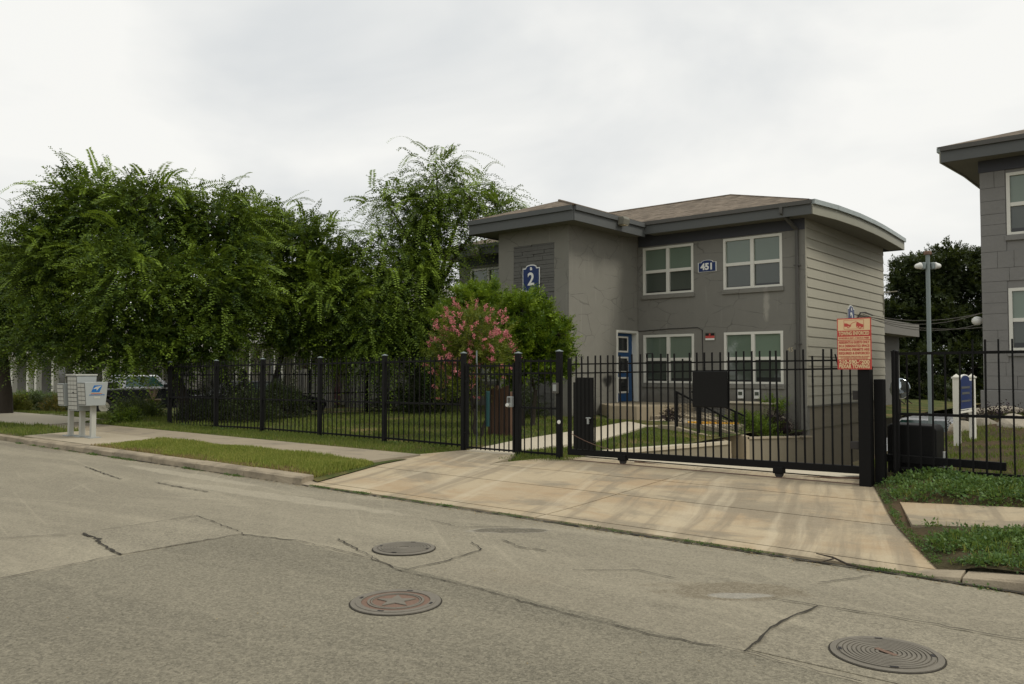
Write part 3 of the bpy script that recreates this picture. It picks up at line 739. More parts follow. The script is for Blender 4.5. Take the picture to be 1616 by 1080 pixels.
fascia([(-22.0, 22.0), (-17.0, 22.0)], 'fascia_grey', ZF, 6.15, 'fascia_grey', 6.152, 6.275, 1)
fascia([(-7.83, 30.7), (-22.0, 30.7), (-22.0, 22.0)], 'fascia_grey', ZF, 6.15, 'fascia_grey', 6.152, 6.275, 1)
# roof
r1, r2 = (-12.2, 26.3, 7.72), (-17.7, 26.3, 7.72)
oh = .07
rf = MB().poly([(-22.0, 22 - oh, ZE), (-7.9, 22 - oh, ZE), r1, r2])
bz = [(x_ + oh, y_, 6.305) for x_, y_ in bow]
bz[0] = (-7.9 + oh, 22 - oh, ZE)
for p, q in zip(bz[:-1], bz[1:]): rf.poly([p, q, r1])
rf.poly([bz[-1], (-22.0, 30.75, ZE), r2, r1]); rf.poly([(-22.07, 30.75, ZE), (-22.07, 22 - oh, ZE), r2])
part('roof', rf, 'shingle', bd)
zt = 6.245
rt = MB().poly([(-17.08, 18.18, zt), (-13.02, 18.18, zt), (-15.05, 20.2, 6.93)])
rt.poly([(-13.02, 18.18, zt), (-13.02, 22.3, zt), (-15.05, 24.6, 6.93), (-15.05, 20.2, 6.93)])
rt.poly([(-17.08, 22.3, zt), (-17.08, 18.18, zt), (-15.05, 20.2, 6.93), (-15.05, 24.6, 6.93)])
part('roof', rt, 'shingle', bd)
part('roof_cap', MB().tube([(-8.0, 22.05, 6.30), r1, r2], .045, 6).tube([(-13.08, 18.2, 6.25), (-15.05, 20.2, 6.945), (-15.05, 24.2, 6.945)], .04, 6), 'shingle', bd)
part('vent_pipe', MB().lathe([(.06, 6.3), (.06, 6.86)], (-8.6, 27.6, 0), 10), 'lamp_white', bd)
# rain pipe
part('downspout', MB().beam((-8.72, 21.94, 6.2), (-8.72, 21.94, 6.0), .09, .08).beam((-8.72, 21.94, 6.02), (-8.52, 22.53, 5.62), .085, .085).beam((-8.52, 22.54, 5.66), (-8.52, 22.54, -.4), .085, .085), 'gutter_grey', bd, bevel=.012)
for zz in (4.6, 2.4): part('pipe_strap', MB().box(-8.60, -8.44, 22.485, 22.597, zz, zz + .03), 'gutter_grey', bd)
letters('house_numeral', '45', .17, (-8.76, 22.597, 2.26), 'lamp_rust', bd)
part('cable', MB().tube([(-14.3, 22.58, 2.94), (-13.6, 22.585, 2.93), (-12.6, 22.585, 2.97), (-11.6, 22.585, 2.98), (-11.45, 22.585, 2.9), (-11.43, 22.585, 1.4)], .012, 5), 'iron_dark', bd)
part('conduit', MB().tube([(XC + .03, 29.85, 3.6), (XC + .03, 29.85, 4.3), (XC + .05, 29.9, 4.38), (XC + .45, 29.95, 4.40)], .02, 5), 'siding_beige', bd)
# lights on the eaves
def flood(loc, rz, label):
    t = thing('flood_lamp', label, 'lamp', loc, rz)
    part('housing', MB().prism([(-.16, -.06, -.13), (.16, -.06, -.13), (.16, -.2, -.05), (.16, -.2, .12), (.16, -.06, .12)][:0] or [(-.16, -.02, -.12), (-.16, -.22, -.12), (-.16, -.26, .04), (-.16, -.2, .12), (-.16, -.02, .12)], (.32, 0, 0)), 'soffit_grey', t, local=True, bevel=.015)
    part('lens', MB().box(-.12, .12, -.21, -.05, -.135, -.121), 'lamp_rust', t, local=True)
    part('bracket', MB().box(-.05, .05, -.02, .0, -.06, .06), 'iron_dark', t, local=True)
flood((-13.06, 20.55, 6.10), R(90), 'boxy flood lamp on the tower eave facing the blue door side')
flood((-20.1, 21.96, 6.02), 0, 'boxy flood lamp on the left wing eave behind the trees')
# number signs
def house_outline(w, h, ri):
    k = [(-w / 2, -h / 2), (w / 2, -h / 2), (w / 2, h / 2 - ri), (w * .36, h / 2 - ri), ]
    for i in range(7):
        a = math.pi * i / 6; k.append((w * .33 * math.cos(a), h / 2 - ri + ri * math.sin(a) ** .8))
    return k + [(-w * .36, h / 2 - ri), (-w / 2, h / 2 - ri)]
def num_sign(label, pos, w, h, ri, txt, size, rot, extra=None, ty=0., dot=False):
    t = thing('number_sign', label, 'sign', pos, rot)
    o = [(x_, -.0, z_) for x_, z_ in house_outline(w, h, ri)]
    part('border', MB().prism(o, (0, -.02, 0)), 'sign_white', t, local=True)
    o = [(x_, -.0202, z_) for x_, z_ in house_outline(w * .92, h * .94, ri)]
    part('panel', MB().prism(o, (0, -.006, 0)), 'sign_blue', t, local=True)
    def tx(nm, b, s_, z_, bd_=.008, sx=1.):
        me = textmesh(b, s_, bold=bd_, sx=sx); me.materials.clear(); me.materials.append(M['sign_white']); put(nm, me, t, (0, -.030, z_), FACE_S)
    tx('numeral', txt, size, ty, .012)
    if dot: part('emblem', MB().prism([(-.03, -.027, h / 2 - .17), (.045, -.027, h / 2 - .17), (.045, -.027, h / 2 - .12), (.02, -.027, h / 2 - .08), (-.03, -.027, h / 2 - .08)], (0, -.006, 0)), 'sign_white', t, local=True)
    if extra:
        for b, s_, z_ in extra: tx('lettering', b, s_, z_, .003)
num_sign('blue 451 number sign between the two upper windows', (-11.27, T0 - .002, 4.83), .60, .36, .07, '451', .27, 0, None, -.03)
num_sign('blue number 2 sign on the dark stone panel of the tower', (-15.05, TT - .015, 4.30), .64, 1.02, .1, '2', .52, 0, [('1701 - 1708', .10, -.30), ('1709 - 1716', .10, -.42)], .06, True)
num_sign('blue number 2 sign on the beige siding above the towing sign', (XC + .02, 26.35, 3.22), .62, 1.0, .1, '2', .52, R(90), [('1701 - 1708', .10, -.30)], .06, True)
t = thing('warning_sign', 'small black, red and white warning sign below the 451 sign', 'sign', (-11.2, T0 - .003, 2.56))
part('frame', MB().box(-.17, .17, -.012, 0, 0, .26), 'soffit_grey', t, local=True)
part('black_field', MB().box(-.145, .145, -.016, -.0122, .16, .235), 'sign_dark', t, local=True)
part('red_field', MB().box(-.145, .145, -.016, -.0122, .085, .158), 'sign_red', t, local=True)
part('white_field', MB().box(-.145, .145, -.016, -.0122, .03, .083), 'sign_white', t, local=True)
part('emblem', MB().box(-.03, .02, -.018, -.0162, .165, .225), 'sign_red', t, local=True)
for x_ in (-10.22, -9.72):
    t = thing('meter_box', 'small pale meter box low on the wall, ' + ('left' if x_ < -10 else 'right') + ' of the pair', 'meter', (x_, T0 - .002, .86), 0, 'meter boxes under the lower window')
    part('case', MB().box(-.09, .09, -.09, 0, 0, .26), 'lamp_white', t, local=True, bevel=.015)
    part('dial', MB().box(-.06, .06, -.10, -.091, .10, .20), 'pane_screen', t, local=True)

# right-hand building, 0.86 m higher up the slope
b2 = thing('apartment_building', 'grey block apartment building cut off by the right edge of the photo', 'building', (-4, 22.6, .3))
W2 = [(-3.44, -1.66, 4.92, 6.42), (-3.44, -1.66, 2.15, 3.64)]
wall_s('wall', b2, 'block_grey', -4.0, 9, -2.0, 6.9, T0, W2)
for w in W2: window(b2, *w, T0, 'block_grey')
part('plinth', MB().box(-4.06, 9, T0 - .10, T0 - .001, .42, 1.2), 'block_grey', b2, bevel=.02)
part('end_wall', MB().box(-4.0, -3.8, T0 + .201, 31, -2.2, 6.9), 'stucco_wall', b2)
part('end_wall', MB().box(-4.0, 9, 31, 31.2, -2.2, 6.9), 'stucco_wall', b2)
part('end_wall', MB().box(8.8, 9, 22.81, 31, -2.2, 6.9), 'stucco_wall', b2)
z = 1.22; rowi = 0
def blk(x0, x1, z0, z1):
    p = random.uniform(.0, .010); j = lambda: random.uniform(-.006, .006); g_ = .0018
    m = MB().add([(x0 + g_, T0 + .01, z0 + g_), (x1 - g_, T0 + .01, z0 + g_), (x1 - g_, T0 + .01, z1 - g_), (x0 + g_, T0 + .01, z1 - g_),
                  (x0 + g_ * 2, T0 - .02 - p + j(), z0 + g_ * 2), (x1 - g_ * 2, T0 - .02 - p + j(), z0 + g_ * 2), (x1 - g_ * 2, T0 - .02 - p + j(), z1 - g_ * 2), (x0 + g_ * 2, T0 - .02 - p + j(), z1 - g_ * 2)],
                 [(4, 5, 6, 7), (0, 1, 5, 4), (1, 2, 6, 5), (2, 3, 7, 6), (3, 0, 4, 7)])
    part('block', m, 'block_grey', b2)
while z < 6.5:
    h = random.choice((.26, .32, .4)); z1 = min(z + h, 6.5)
    if 6.5 - z1 < .12: z1 = 6.5
    spans = [(-4.0, -3.46)] if any(z1 > w[2] - .14 and z < w[3] + .02 for w in W2) else [(-4.0, -1.2)]
    if spans[0][1] == -3.46: spans.append((-1.64, -1.2))
    for a, b in spans:
        x = a
        while x < b - .01:
            w = random.uniform(.3, .75); x1 = b if b - x - w < .2 else x + w
            blk(x, x1, z, z1); x = x1
    z = z1
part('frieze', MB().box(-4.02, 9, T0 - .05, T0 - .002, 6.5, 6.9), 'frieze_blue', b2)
bow2 = [(-4.75, 30.9), (-4.62, 28.5), (-4.55, 26), (-4.58, 24), (-4.72, 22.0)]
part('soffit', MB().poly([(x_, y_, 6.79) for x_, y_ in bow2] + [(9.6, 22.0, 6.79), (9.6, 22.62, 6.79), (-4.0, 22.62, 6.79), (-4.0, 30.9, 6.79)]), 'soffit_grey', b2)
_bd = bd; bd = b2
fascia([(-4.72, 22.0), (9.6, 22.0)], 'fascia_grey', 6.76, 7.03, 'gutter_grey', 7.032, 7.14, 1)
fascia(bow2, 'fascia_light', 6.761, 7.03, 'drip_metal', 7.032, 7.14, 1)
bd = _bd
q1, q2 = (-.2, 26.4, 8.55), (6, 26.4, 8.55)
m = MB().poly([(-4.8, 21.92, 7.14), (9.7, 21.92, 7.14), q2, q1])
e2 = [(x_ - .07, y_, 7.145) for x_, y_ in bow2]; e2[-1] = (-4.8, 21.92, 7.14)
for p, q in zip(e2[:-1], e2[1:]): m.poly([p, q, q1])
m.poly([(9.7, 30.95, 7.14), e2[0], q1, q2]).poly([(9.7, 21.92, 7.14), (9.7, 30.95, 7.14), q2])
part('roof', m, 'shingle', b2)
t = thing('wall_lamp', 'white round lamp on the corner of the right-hand grey building', 'lamp', (-4.02, 22.85, 2.9))
part('globe', sphere(MB(), (-.14, 0, 0), .13, .13, .11), 'lamp_white', t, smooth=True, local=True)
part('arm', MB().box(-.06, .015, -.03, .03, -.03, .03), 'lamp_rust', t, local=True)
# overhead cables between the buildings
def sag(a, b, s_, n=14):
    a, b = Vector(a), Vector(b); return [a.lerp(b, i / n) - Vector((0, 0, s_ * 4 * (i / n) * (1 - i / n))) for i in range(n + 1)]
for k, (a, b, s_) in enumerate([((-8.27, 27.5, 3.5), (-4.03, 25.5, 3.45), .42), ((-8.27, 27.6, 3.42), (-4.03, 26.0, 2.95), .25), ((-8.27, 27.4, 3.55), (-4.03, 25.2, 3.35), .30), ((-8.27, 27.7, 3.45), (-4.03, 27.2, 3.35), .5)]):
    o = part('cable', MB().tube(sag(a, b, s_), .011, 5), 'cable')
    tag(o, ['upper thin cable sagging from the beige siding to the right-hand building', 'cable from the beige siding that lands lowest on the right-hand building', 'middle thin cable of the bundle between the two buildings', 'slackest thin cable hanging between the two buildings'][k], 'cable', 'cables between the two buildings'); base(o)
o = part('cable', MB().tube([(-8.26, 26.9, 3.30), (-8.22, 27.1, 3.52), (-8.2, 27.5, 3.55), (-8.2, 28.3, 3.50)], .025, 6), 'iron_dark')
tag(o, 'thick dark cable loop on the beige siding beside the towing sign', 'cable'); base(o)

# ------------------------------------------------------------------ walls, steps and ramp beside the sunken drive
rw = thing('retaining_wall', 'low tan concrete retaining wall along the lawn beside the ramp', 'wall', (-8.3, 15, -.4))
part('wall', MB().prism([(-8.37, 12.6, .17), (-8.37, 17.38, .03), (-8.37, 17.38, -1.2), (-8.37, 12.6, -.2)], (.17, 0, 0)), 'stucco_tan', rw)
part('coping', MB().prism([(-8.40, 12.5, .215), (-8.40, 17.42, .065), (-8.40, 17.42, .0), (-8.40, 12.5, .15)], (.23, 0, 0)), 'concrete_light', rw)
pw = thing('planter_wall', 'tan stucco planter wall between the steps and the corner of the building', 'wall', (-8.3, 20.5, -.6))
part('wall', MB().prism([(-8.37, 18.42, .07), (-8.37, 22.58, -.16), (-8.37, 22.58, -1.6), (-8.37, 18.42, -1.2)], (.17, 0, 0)), 'stucco_tan', pw)
part('coping', MB().prism([(-8.40, 18.38, .10), (-8.40, 22.59, -.12), (-8.40, 22.59, -.165), (-8.40, 18.38, .055)], (.23, 0, 0)), 'concrete', pw)
sg = grid_mesh('planting_bed', lin(-12.6, -8.36, 8), lin(18.5, 22.59, 8), lambda x, y: .05 - .055 * (y - 18.4) + .10 * np.clip(-9.5 - x, 0, 3), 'soil')
tag(sg, 'brown soil bed behind the planter wall', kind='structure')
st = thing('steps', 'worn concrete steps with cheek walls climbing from the ramp to the garden path', 'steps', (-8.8, 17.9, -.5))
for k in range(5):
    part('step', MB().box(-8.55 - .36 * k - .37, -8.55 - .36 * k + .03, 17.56, 18.29, -1.2, -.30 + .125 * k), 'concrete', st, bevel=.012)
def cheek(y0, y1, pts):
    m = MB()
    for (xa, za), (xb, zb) in zip(pts[:-1], pts[1:]): m.prism([(xa, y0, za), (xb, y0, zb), (xb, y0, -1.3), (xa, y0, -1.3)], (0, y1 - y0, 0))
    part('cheek_wall', m, 'porch_concrete', st)
cheek(17.38, 17.55, [(-8.2, .05), (-8.6, .15), (-9.05, .23), (-9.6, .35), (-10.0, .36)])
cheek(18.30, 18.47, [(-8.17, .12), (-8.6, .22), (-9.0, .30), (-9.5, .36), (-10.2, .38)])
def handrail(label, y, pts, posts):
    t = thing('handrail', label, 'railing', (posts[0][0], y, posts[0][1]))
    m = MB()
    for p, q in zip(pts[:-1], pts[1:]): m.beam((p[0], y, p[1]), (q[0], y, q[1]), .045, .04)
    part('top_rail', m, 'black_steel', t)
    for x_, z0, z1 in posts: part('post', MB().box(x_ - .03, x_ + .03, y - .03, y + .03, z0, z1), 'black_steel', t)
    m = MB(); xa, xb = pts[0][0], pts[-1][0]; n = int(abs(xb - xa) / .075)
    top = lambda u: np.interp(u, [p[0] for p in pts], [p[1] for p in pts])
    bot = lambda u: np.interp(u, [-9.6, -9.0, -8.2], [.42, .30, .12])
    for k in range(1, n):
        u = xa + (xb - xa) * k / n; m.box(u - .003, u + .003, y - .003, y + .003, float(bot(u)), float(top(u)))
    for k in range(1, 9):
        f = k / 9
        for j in range(6):
            u0 = xa + (xb - xa) * j / 6; u1 = xa + (xb - xa) * (j + 1) / 6
            m.beam((u0, y, float(bot(u0) + (top(u0) - bot(u0)) * f)), (u1, y, float(bot(u1) + (top(u1) - bot(u1)) * f)), .006)
    o = part('wire_mesh', m, 'iron_dark', t); o['kind'] = 'stuff'
handrail('black handrail with wire mesh on the near side of the steps', 17.46, [(-9.55, 1.17), (-8.12, .52)], [(-9.54, .34, 1.17), (-8.97, .2, .90), (-8.42, .1, .65)])
handrail('black handrail on the far side of the steps', 18.38, [(-9.62, 1.15), (-8.25, .60)], [(-9.4, .3, 1.06), (-8.46, .2, .68)])
pc = thing('porch', 'concrete porch slab and ramp in front of the blue door', 'porch', (-12.9, 21.4, .3))
part('slab', MB().slab([(-13.69, 20.4, .69), (-12.95, 19.75, .69), (-12.15, 19.95, .68), (-11.75, 20.8, .67), (-11.7, 22.58, .68), (-13.69, 22.58, .69)], .55), 'porch_concrete', pc, bevel=.02)
part('lower_slab', MB().slab([(-11.95, 20.35, .40), (-11.1, 20.5, .37), (-10.6, 21.9, .42), (-11.69, 22.58, .45), (-11.72, 20.8, .43)], .5), 'porch_concrete', pc, bevel=.02)
part('ramp', MB().slab([(-11.6, 19.6, .30), (-9.3, 18.75, .28), (-8.85, 19.75, .30), (-10.4, 21.2, .40), (-11.1, 20.5, .38)], .3), 'concrete', pc)
part('kerb_edge', MB().slab([(-11.15, 20.46, .44), (-9.45, 19.5, .40), (-9.3, 19.7, .40), (-10.9, 20.75, .44)], .2), 'porch_concrete', pc)
part('yellow_strip', MB().slab([(-10.05, 19.0, .345), (-9.0, 19.72, .335), (-9.12, 19.95, .345), (-10.2, 19.25, .355)], .05), 'yellow_paint', pc)
cb = thing('planter_box', 'low tan concrete planter box against the wall under the window', 'planter', (-9.7, 22.2, 0))
part('body', MB().box(-10.35, -9.0, 21.75, 22.57, -.4, .74), 'stucco_tan', cb, bevel=.04)
part('rim', MB().box(-10.40, -8.95, 21.70, 22.56, .741, .79), 'concrete_light', cb, bevel=.015)

# ------------------------------------------------------------------ fences and gates
YF = 11.1
def pmesh(w, h, mat='black_steel', cap=True):
    m = MB().box(-w / 2, w / 2, -w / 2, w / 2, 0, h)
    return m.mesh('picket', mat)
PK = {}
def picket(parent, x, y, z0, z1, w=.017):
    k = (w, round(z1 - z0, 2))
    if k not in PK: PK[k] = pmesh(w, z1 - z0)
    return put('picket', PK[k], parent, Vector((x, y, z0)) - wloc(parent), (random.gauss(0, .005), random.gauss(0, .006), random.uniform(-.2, .2)))
def post(parent, x, y, z0, z1, w=.10, capm='black_steel'):
    p = part('post', MB().box(x - w / 2, x + w / 2, y - w / 2, y + w / 2, z0 - .3, z1), 'black_steel', parent, bevel=.006)
    part('cap', MB().box(x - w / 2 - .006, x + w / 2 + .006, y - w / 2 - .006, y + w / 2 + .006, z1, z1 + .012).add(
        [(x - w / 2, y - w / 2, z1 + .012), (x + w / 2, y - w / 2, z1 + .012), (x + w / 2, y + w / 2, z1 + .012), (x - w / 2, y + w / 2, z1 + .012), (x, y, z1 + .035)],
        [(0, 1, 4), (1, 2, 4), (2, 3, 4), (3, 0, 4)]), capm, p)
    return p
def rail(parent, a, b, w=.03, h=.035): return part('rail', MB().beam(a, b, w, h), 'black_steel', parent)
f1 = thing('fence', 'long black steel picket fence in front of the left lawn', 'fence', (-16, YF, .2))
PX = [(-21.5, .10, 1.90), (-19.14, .17, 1.92), (-17.07, .20, 1.94), (-14.84, .2, 1.95), (-12.70, .2, 1.97), (-10.49, .18, 1.985)]
for x, z0, z1 in PX: post(f1, x, YF, z0, z1, .082, 'galvanised')
for (xa, za, ta), (xb, zb, tb) in zip(PX[:-1], PX[1:]):
    for d in (.13, None, .95):
        if d is None: rail(f1, (xa + .06, YF, za + .10), (xb - .06, YF, zb + .10))
        else: rail(f1, (xa + .06, YF, ta - d), (xb - .06, YF, tb - d))
    n = int(round((xb - xa) / .148))
    for k in range(1, n):
        x = xa + (xb - xa) * k / n; zz = za + (zb - za) * k / n; tt_ = ta + (tb - ta) * k / n
        picket(f1, x, YF - .012, round(zz + .06, 2), round(zz + .06, 2) + 1.68)
fp = thing('fence', 'narrow black picket panel with a keypad post between the two gates', 'fence', (-8.7, YF, .2))
post(fp, -9.17, YF, .15, 1.965, .088, 'galvanised'); post(fp, -8.27, YF, .17, 1.985, .088, 'galvanised')
for zz in (.25, 1.02, 1.62, 1.83): rail(fp, (-9.10, YF, zz), (-8.33, YF, zz))
for k in range(1, 6): picket(fp, -9.17 + .15 * k, YF - .01, .22, 1.88)
fs = thing('fence', 'black picket fence running back from the street at the left end of the lawn', 'fence', (-21.5, 16, .1))
for y in (13.4, 15.7, 18.0, 20.3): post(fs, -21.5, y, float(h_left(np.array(-21.5), np.array(y))), 1.66, .08)
for (ya, yb) in ((11.16, 13.36), (13.44, 15.66), (15.74, 17.96), (18.04, 20.26)):
    for zz in (.25, .95, 1.55): rail(fs, (-21.5, ya, zz), (-21.5, yb, zz))
    for k in range(1, 15): picket(fs, -21.49, ya + (yb - ya) * k / 15, .16, 1.62)
# small gate for people
pg = thing('gate', 'narrow black picket gate for people beside the crape myrtle', 'gate', (-9.8, YF, .2))
part('stile', MB().box(-10.41, -10.37, YF - .02, YF + .02, .22, 1.80), 'black_steel', pg); part('stile', MB().box(-9.29, -9.25, YF - .02, YF + .02, .22, 1.80), 'black_steel', pg)
for zz in (.25, 1.60, 1.75): rail(pg, (-10.37, YF, zz), (-9.29, YF, zz), .03, .03)
for k in range(1, 10): picket(pg, -10.39 + .112 * k, YF - .005, .22, 1.80)
part('hinge', MB().box(-10.44, -10.33, YF - .03, YF - .021, .5, .53).box(-10.44, -10.33, YF - .03, YF - .021, 1.45, 1.48), 'black_steel', pg)
lk = thing('lock_box', 'grey keypad lock with round knob on the small gate', 'lock', (-9.30, YF - .03, 1.02))
part('case', MB().box(-.055, .055, -.07, 0, 0, .19), 'mail_grey', lk, local=True, bevel=.012)
part('keypad', MB().box(-.03, .03, -.075, -.0701, .08, .17), 'gutter_grey', lk, local=True)
part('knob', MB().lathe([(.03, -.11), (.034, -.09), (.02, -.07)], (-.02, 0, .04), 12, 'y'), 'lamp_white', lk, local=True)
kp = thing('keypad', 'small grey keypad high on the post left of the sliding gate', 'keypad', (-8.30, YF - .045, 1.28))
part('case', MB().box(-.06, .06, -.05, 0, 0, .18), 'gutter_grey', kp, local=True, bevel=.01)
part('keys', MB().box(-.035, .035, -.056, -.0501, .04, .15), 'mail_grey', kp, local=True)
sk = thing('reflector', 'white oval reflector on the post left of the sliding gate', 'reflector', (-8.245, YF - .045, .80))
part('disc', MB().lathe([(.03, -.012), (.034, -.004), (.034, 0)], (0, 0, 0), 12, 'y'), 'sign_white', sk, local=True)
# sliding gate
YG = YF + .02
sgate = thing('sliding_gate', 'wide black sliding gate of steel pickets on two rollers', 'gate', (-5.7, YG, .25))
def zb(x): return .31 + (x + 8.08) * .012
part('bottom_beam', MB().beam((-8.10, YG, zb(-8.1)), (-3.30, YG, zb(-3.3)), .06, .10), 'black_steel', sgate, bevel=.006)
part('stile', MB().box(-8.10, -8.04, YG - .025, YG + .025, .28, 1.87), 'black_steel', sgate, bevel=.006)
part('stile', MB().box(-3.40, -3.36, YG - .02, YG + .02, .4, 1.80), 'black_steel', sgate)
rail(sgate, (-8.02, YG, 1.77), (-3.36, YG, 1.80), .025, .022); rail(sgate, (-8.02, YG, 1.62), (-3.36, YG, 1.69), .025, .022)
n = 38
for k in range(1, n):
    x = -8.04 + (4.66) * k / n
    low = k in (9, 17, 36, 33)
    picket(sgate, x, YG - .022, round(zb(x) + .04, 2), round(zb(x) + .04, 2) + (1.46 if low else 1.55), .020)
part('bent_tip', MB().tube([(-6.58, YG - .022, 1.86), (-6.58, YG - .022, 1.925), (-6.47, YG - .022, 1.93), (-6.46, YG - .022, 1.86)], .009, 5), 'black_steel', sgate)
lp = part('lock_panel', MB().box(-7.92, -7.56, YG - .05, YG - .034, .37, 1.55).box(-7.965, -7.92, YG - .045, YG - .034, .37, 1.47), 'black_box', sgate)
for k in range(5): part('panel_rib', MB().box(-7.9 + .08 * k, -7.885 + .08 * k, YG - .058, YG - .0505, .38, 1.54), 'black_steel', lp)
part('padlock', MB().box(-7.69, -7.60, YG - .085, YG - .051, .88, .90).box(-7.665, -7.63, YG - .09, YG - .06, .79, .88), 'mail_grey', sgate, bevel=.006)
part('plate', MB().box(-5.78, -5.22, YG - .06, YG - .034, 1.12, 1.655), 'black_box', sgate, bevel=.014)
for x in (-7.03, -4.49):
    part('roller_bracket', MB().box(x - .075, x + .075, YG - .05, YG + .05, .235, .33), 'black_steel', sgate, bevel=.01)
    part('roller', MB().lathe([(.05, -.025), (.058, -.02), (.058, .02), (.05, .025)], (x, YG, .232), 16, 'y'), 'iron_dark', sgate)
part('tail_beam', MB().beam((-3.26, YG + .30, .52), (-1.80, YG + .30, .50), .05, .10), 'black_steel', sgate, bevel=.006)
part('cable', MB().tube(sag((-8.0, YG - .06, .62), (-7.2, YG - .06, .40), .03), .006, 4), 'iron_rust', sgate)
part('chain', MB().tube(sag((-7.0, YG + .3, .20), (-3.4, YG + .3, .23), .06), .012, 5), 'iron_rust', sgate)
fr = thing('fence', 'black steel picket fence right of the driveway below the grey building', 'fence', (0, YF + .25, .3))
YR = YF + .25
post(fr, -3.30, YF - .06, .15, 1.70, .15); post(fr, -3.02, YR, .28, 1.90, .075)
part('guide_post', MB().box(-3.22, -3.10, YF - .0, YF + .12, .2, 1.55), 'black_steel', fr, bevel=.01)
part('guide_bracket', MB().box(-3.46, -3.385, YF - .08, YF - .02, 1.28, 1.40), 'iron_dark', fr, bevel=.008)
part('guide_bracket', MB().box(-3.50, -3.385, YF - .08, YF - .02, .64, .74), 'iron_dark', fr, bevel=.008)
for zz in (.40, 1.10, 1.88): rail(fr, (-2.97, YR, zz), (6.4, YR, zz + .02), .03, .035)
for k in range(1, 62):
    x = -3.02 + .147 * k; up = x > -2.15
    picket(fr, x, YR - .018, .36, (2.04 if up else 1.90), .020)
for x in (-.2, 2.4, 5.0): post(fr, x, YR, .3, 1.95, .09)
part('tall_picket', MB().box(-2.975, -2.955, YF - .02, YF, .4, 1.92).beam((-3.66, YF, 1.72), (-3.70, YF, 1.88), .016), 'black_steel', fr)
op = thing('gate_operator', 'big black gate motor box behind the fence at the end of the sliding gate', 'gate motor', (-2.95, 11.75, .30))
part('case', MB().prism([(-.24, -.2, .0), (.36, -.2, .0), (.36, -.2, .60), (.32, -.2, .65), (-.20, -.2, .66), (-.24, -.2, .62)], (0, .42, 0)), 'black_box', op, local=True, bevel=.02)
part('base', MB().box(-.32, .42, -.26, .28, -.12, -.001), 'concrete_grey', op, local=True)
part('conduit', MB().tube([(.43, -.1, -.02), (.43, -.1, .32)], .022, 8), 'lamp_white', op, local=True)
part('arm', MB().box(.362, .50, -.14, -.06, .04, .12), 'iron_dark', op, local=True)

# towing sign
ts = thing('towing_sign', 'red and cream towing sign on top of the gate post', 'sign', (-3.40, YF - .16, 1.675))
SW_, SH_ = .425, .665
part('board', MB().box(-SW_ / 2, SW_ / 2, -.012, 0, 0, SH_), 'sign_red', ts, local=True)
def fld(nm, x0, x1, z0, z1, mat='sign_cream', y=-.0145): part(nm, MB().box(x0, x1, y, -.0121, z0, z1), mat, ts, local=True)
hw = SW_ / 2 - .012
fld('cream_field', -hw, hw, .505, .652); fld('cream_field', -hw, hw, .385, .425); fld('cream_field', -hw, hw, .132, .375)
def tl(b, s_, z_, mat='sign_cream', bd_=.003, sx=1.):
    me = textmesh(b, s_, bold=bd_, depth=.001, sx=sx); me.materials.clear(); me.materials.append(M[mat])
    w = max(v.co.x for v in me.vertices) - min(v.co.x for v in me.vertices)
    lim = SW_ - .045
    if w > lim: me.transform(Matrix.Scale(lim / w, 4, (1, 0, 0)))
    put('lettering', me, ts, (0, -.0165, z_), FACE_S)
tl('TOWING ENFORCED', .066, .466, bd_=.0022)
tl('24 HOURS A DAY - 7 DAYS A WEEK', .030, .405, 'sign_red', .0008)
for i, b in enumerate(['RESIDENTS & GUESTS ONLY', 'IN A DESIGNATED SPACE', 'PARKING PERMITS ARE', 'REQUIRED & ENFORCED']): tl(b, .044, .350 - .047 * i, 'sign_red', .0014)
tl('UNAUTHORIZED VEHICLES WILL BE TOWED', .020, .166, 'sign_red', .0004); tl('AT OWNER OR OPERATOR EXPENSE', .020, .146, 'sign_red', .0004)
tl('210-590-6200', .072, .093, bd_=.003, sx=1.1); tl('BEXAR TOWING', .066, .037, bd_=.003, sx=1.1)
fr_ = MB()
for a, b, c, d in ((-.125, .125, .637, .641), (-.125, .125, .520, .524), (-.125, -.121, .524, .637), (.121, .125, .524, .637)): fr_.box(a, b, -.0158, -.0146, c, d)
part('picture_frame', fr_, 'sign_red', ts, local=True)
def pict(pts): part('pictogram', MB().prism([(x_, -.0147, z_) for x_, z_ in pts], (0, -.0012, 0)), 'sign_red', ts, local=True)
pict([(-.118, .555), (-.035, .555), (-.032, .575), (-.06, .582), (-.085, .598), (-.118, .600)])
pict([(.03, .552), (.118, .540), (.119, .578), (.09, .588), (.055, .606), (.035, .604), (.03, .578)])
pict([(-.04, .578), (-.012, .600), (.025, .612), (.06, .602), (.06, .608), (.025, .619), (-.014, .606), (-.044, .583)])
for cx_, cz_, r_ in ((-.068, .553, .016), (.078, .545, .019), (.048, .550, .012)):
    part('pictogram', MB().lathe([(r_, -.0172), (r_, -.0160)], (cx_, 0, cz_), 14, 'y'), 'sign_red', ts, local=True)
    part('pictogram', MB().lathe([(r_ * .5, -.0178), (r_ * .5, -.0173)], (cx_, 0, cz_), 12, 'y'), 'sign_cream', ts, local=True)
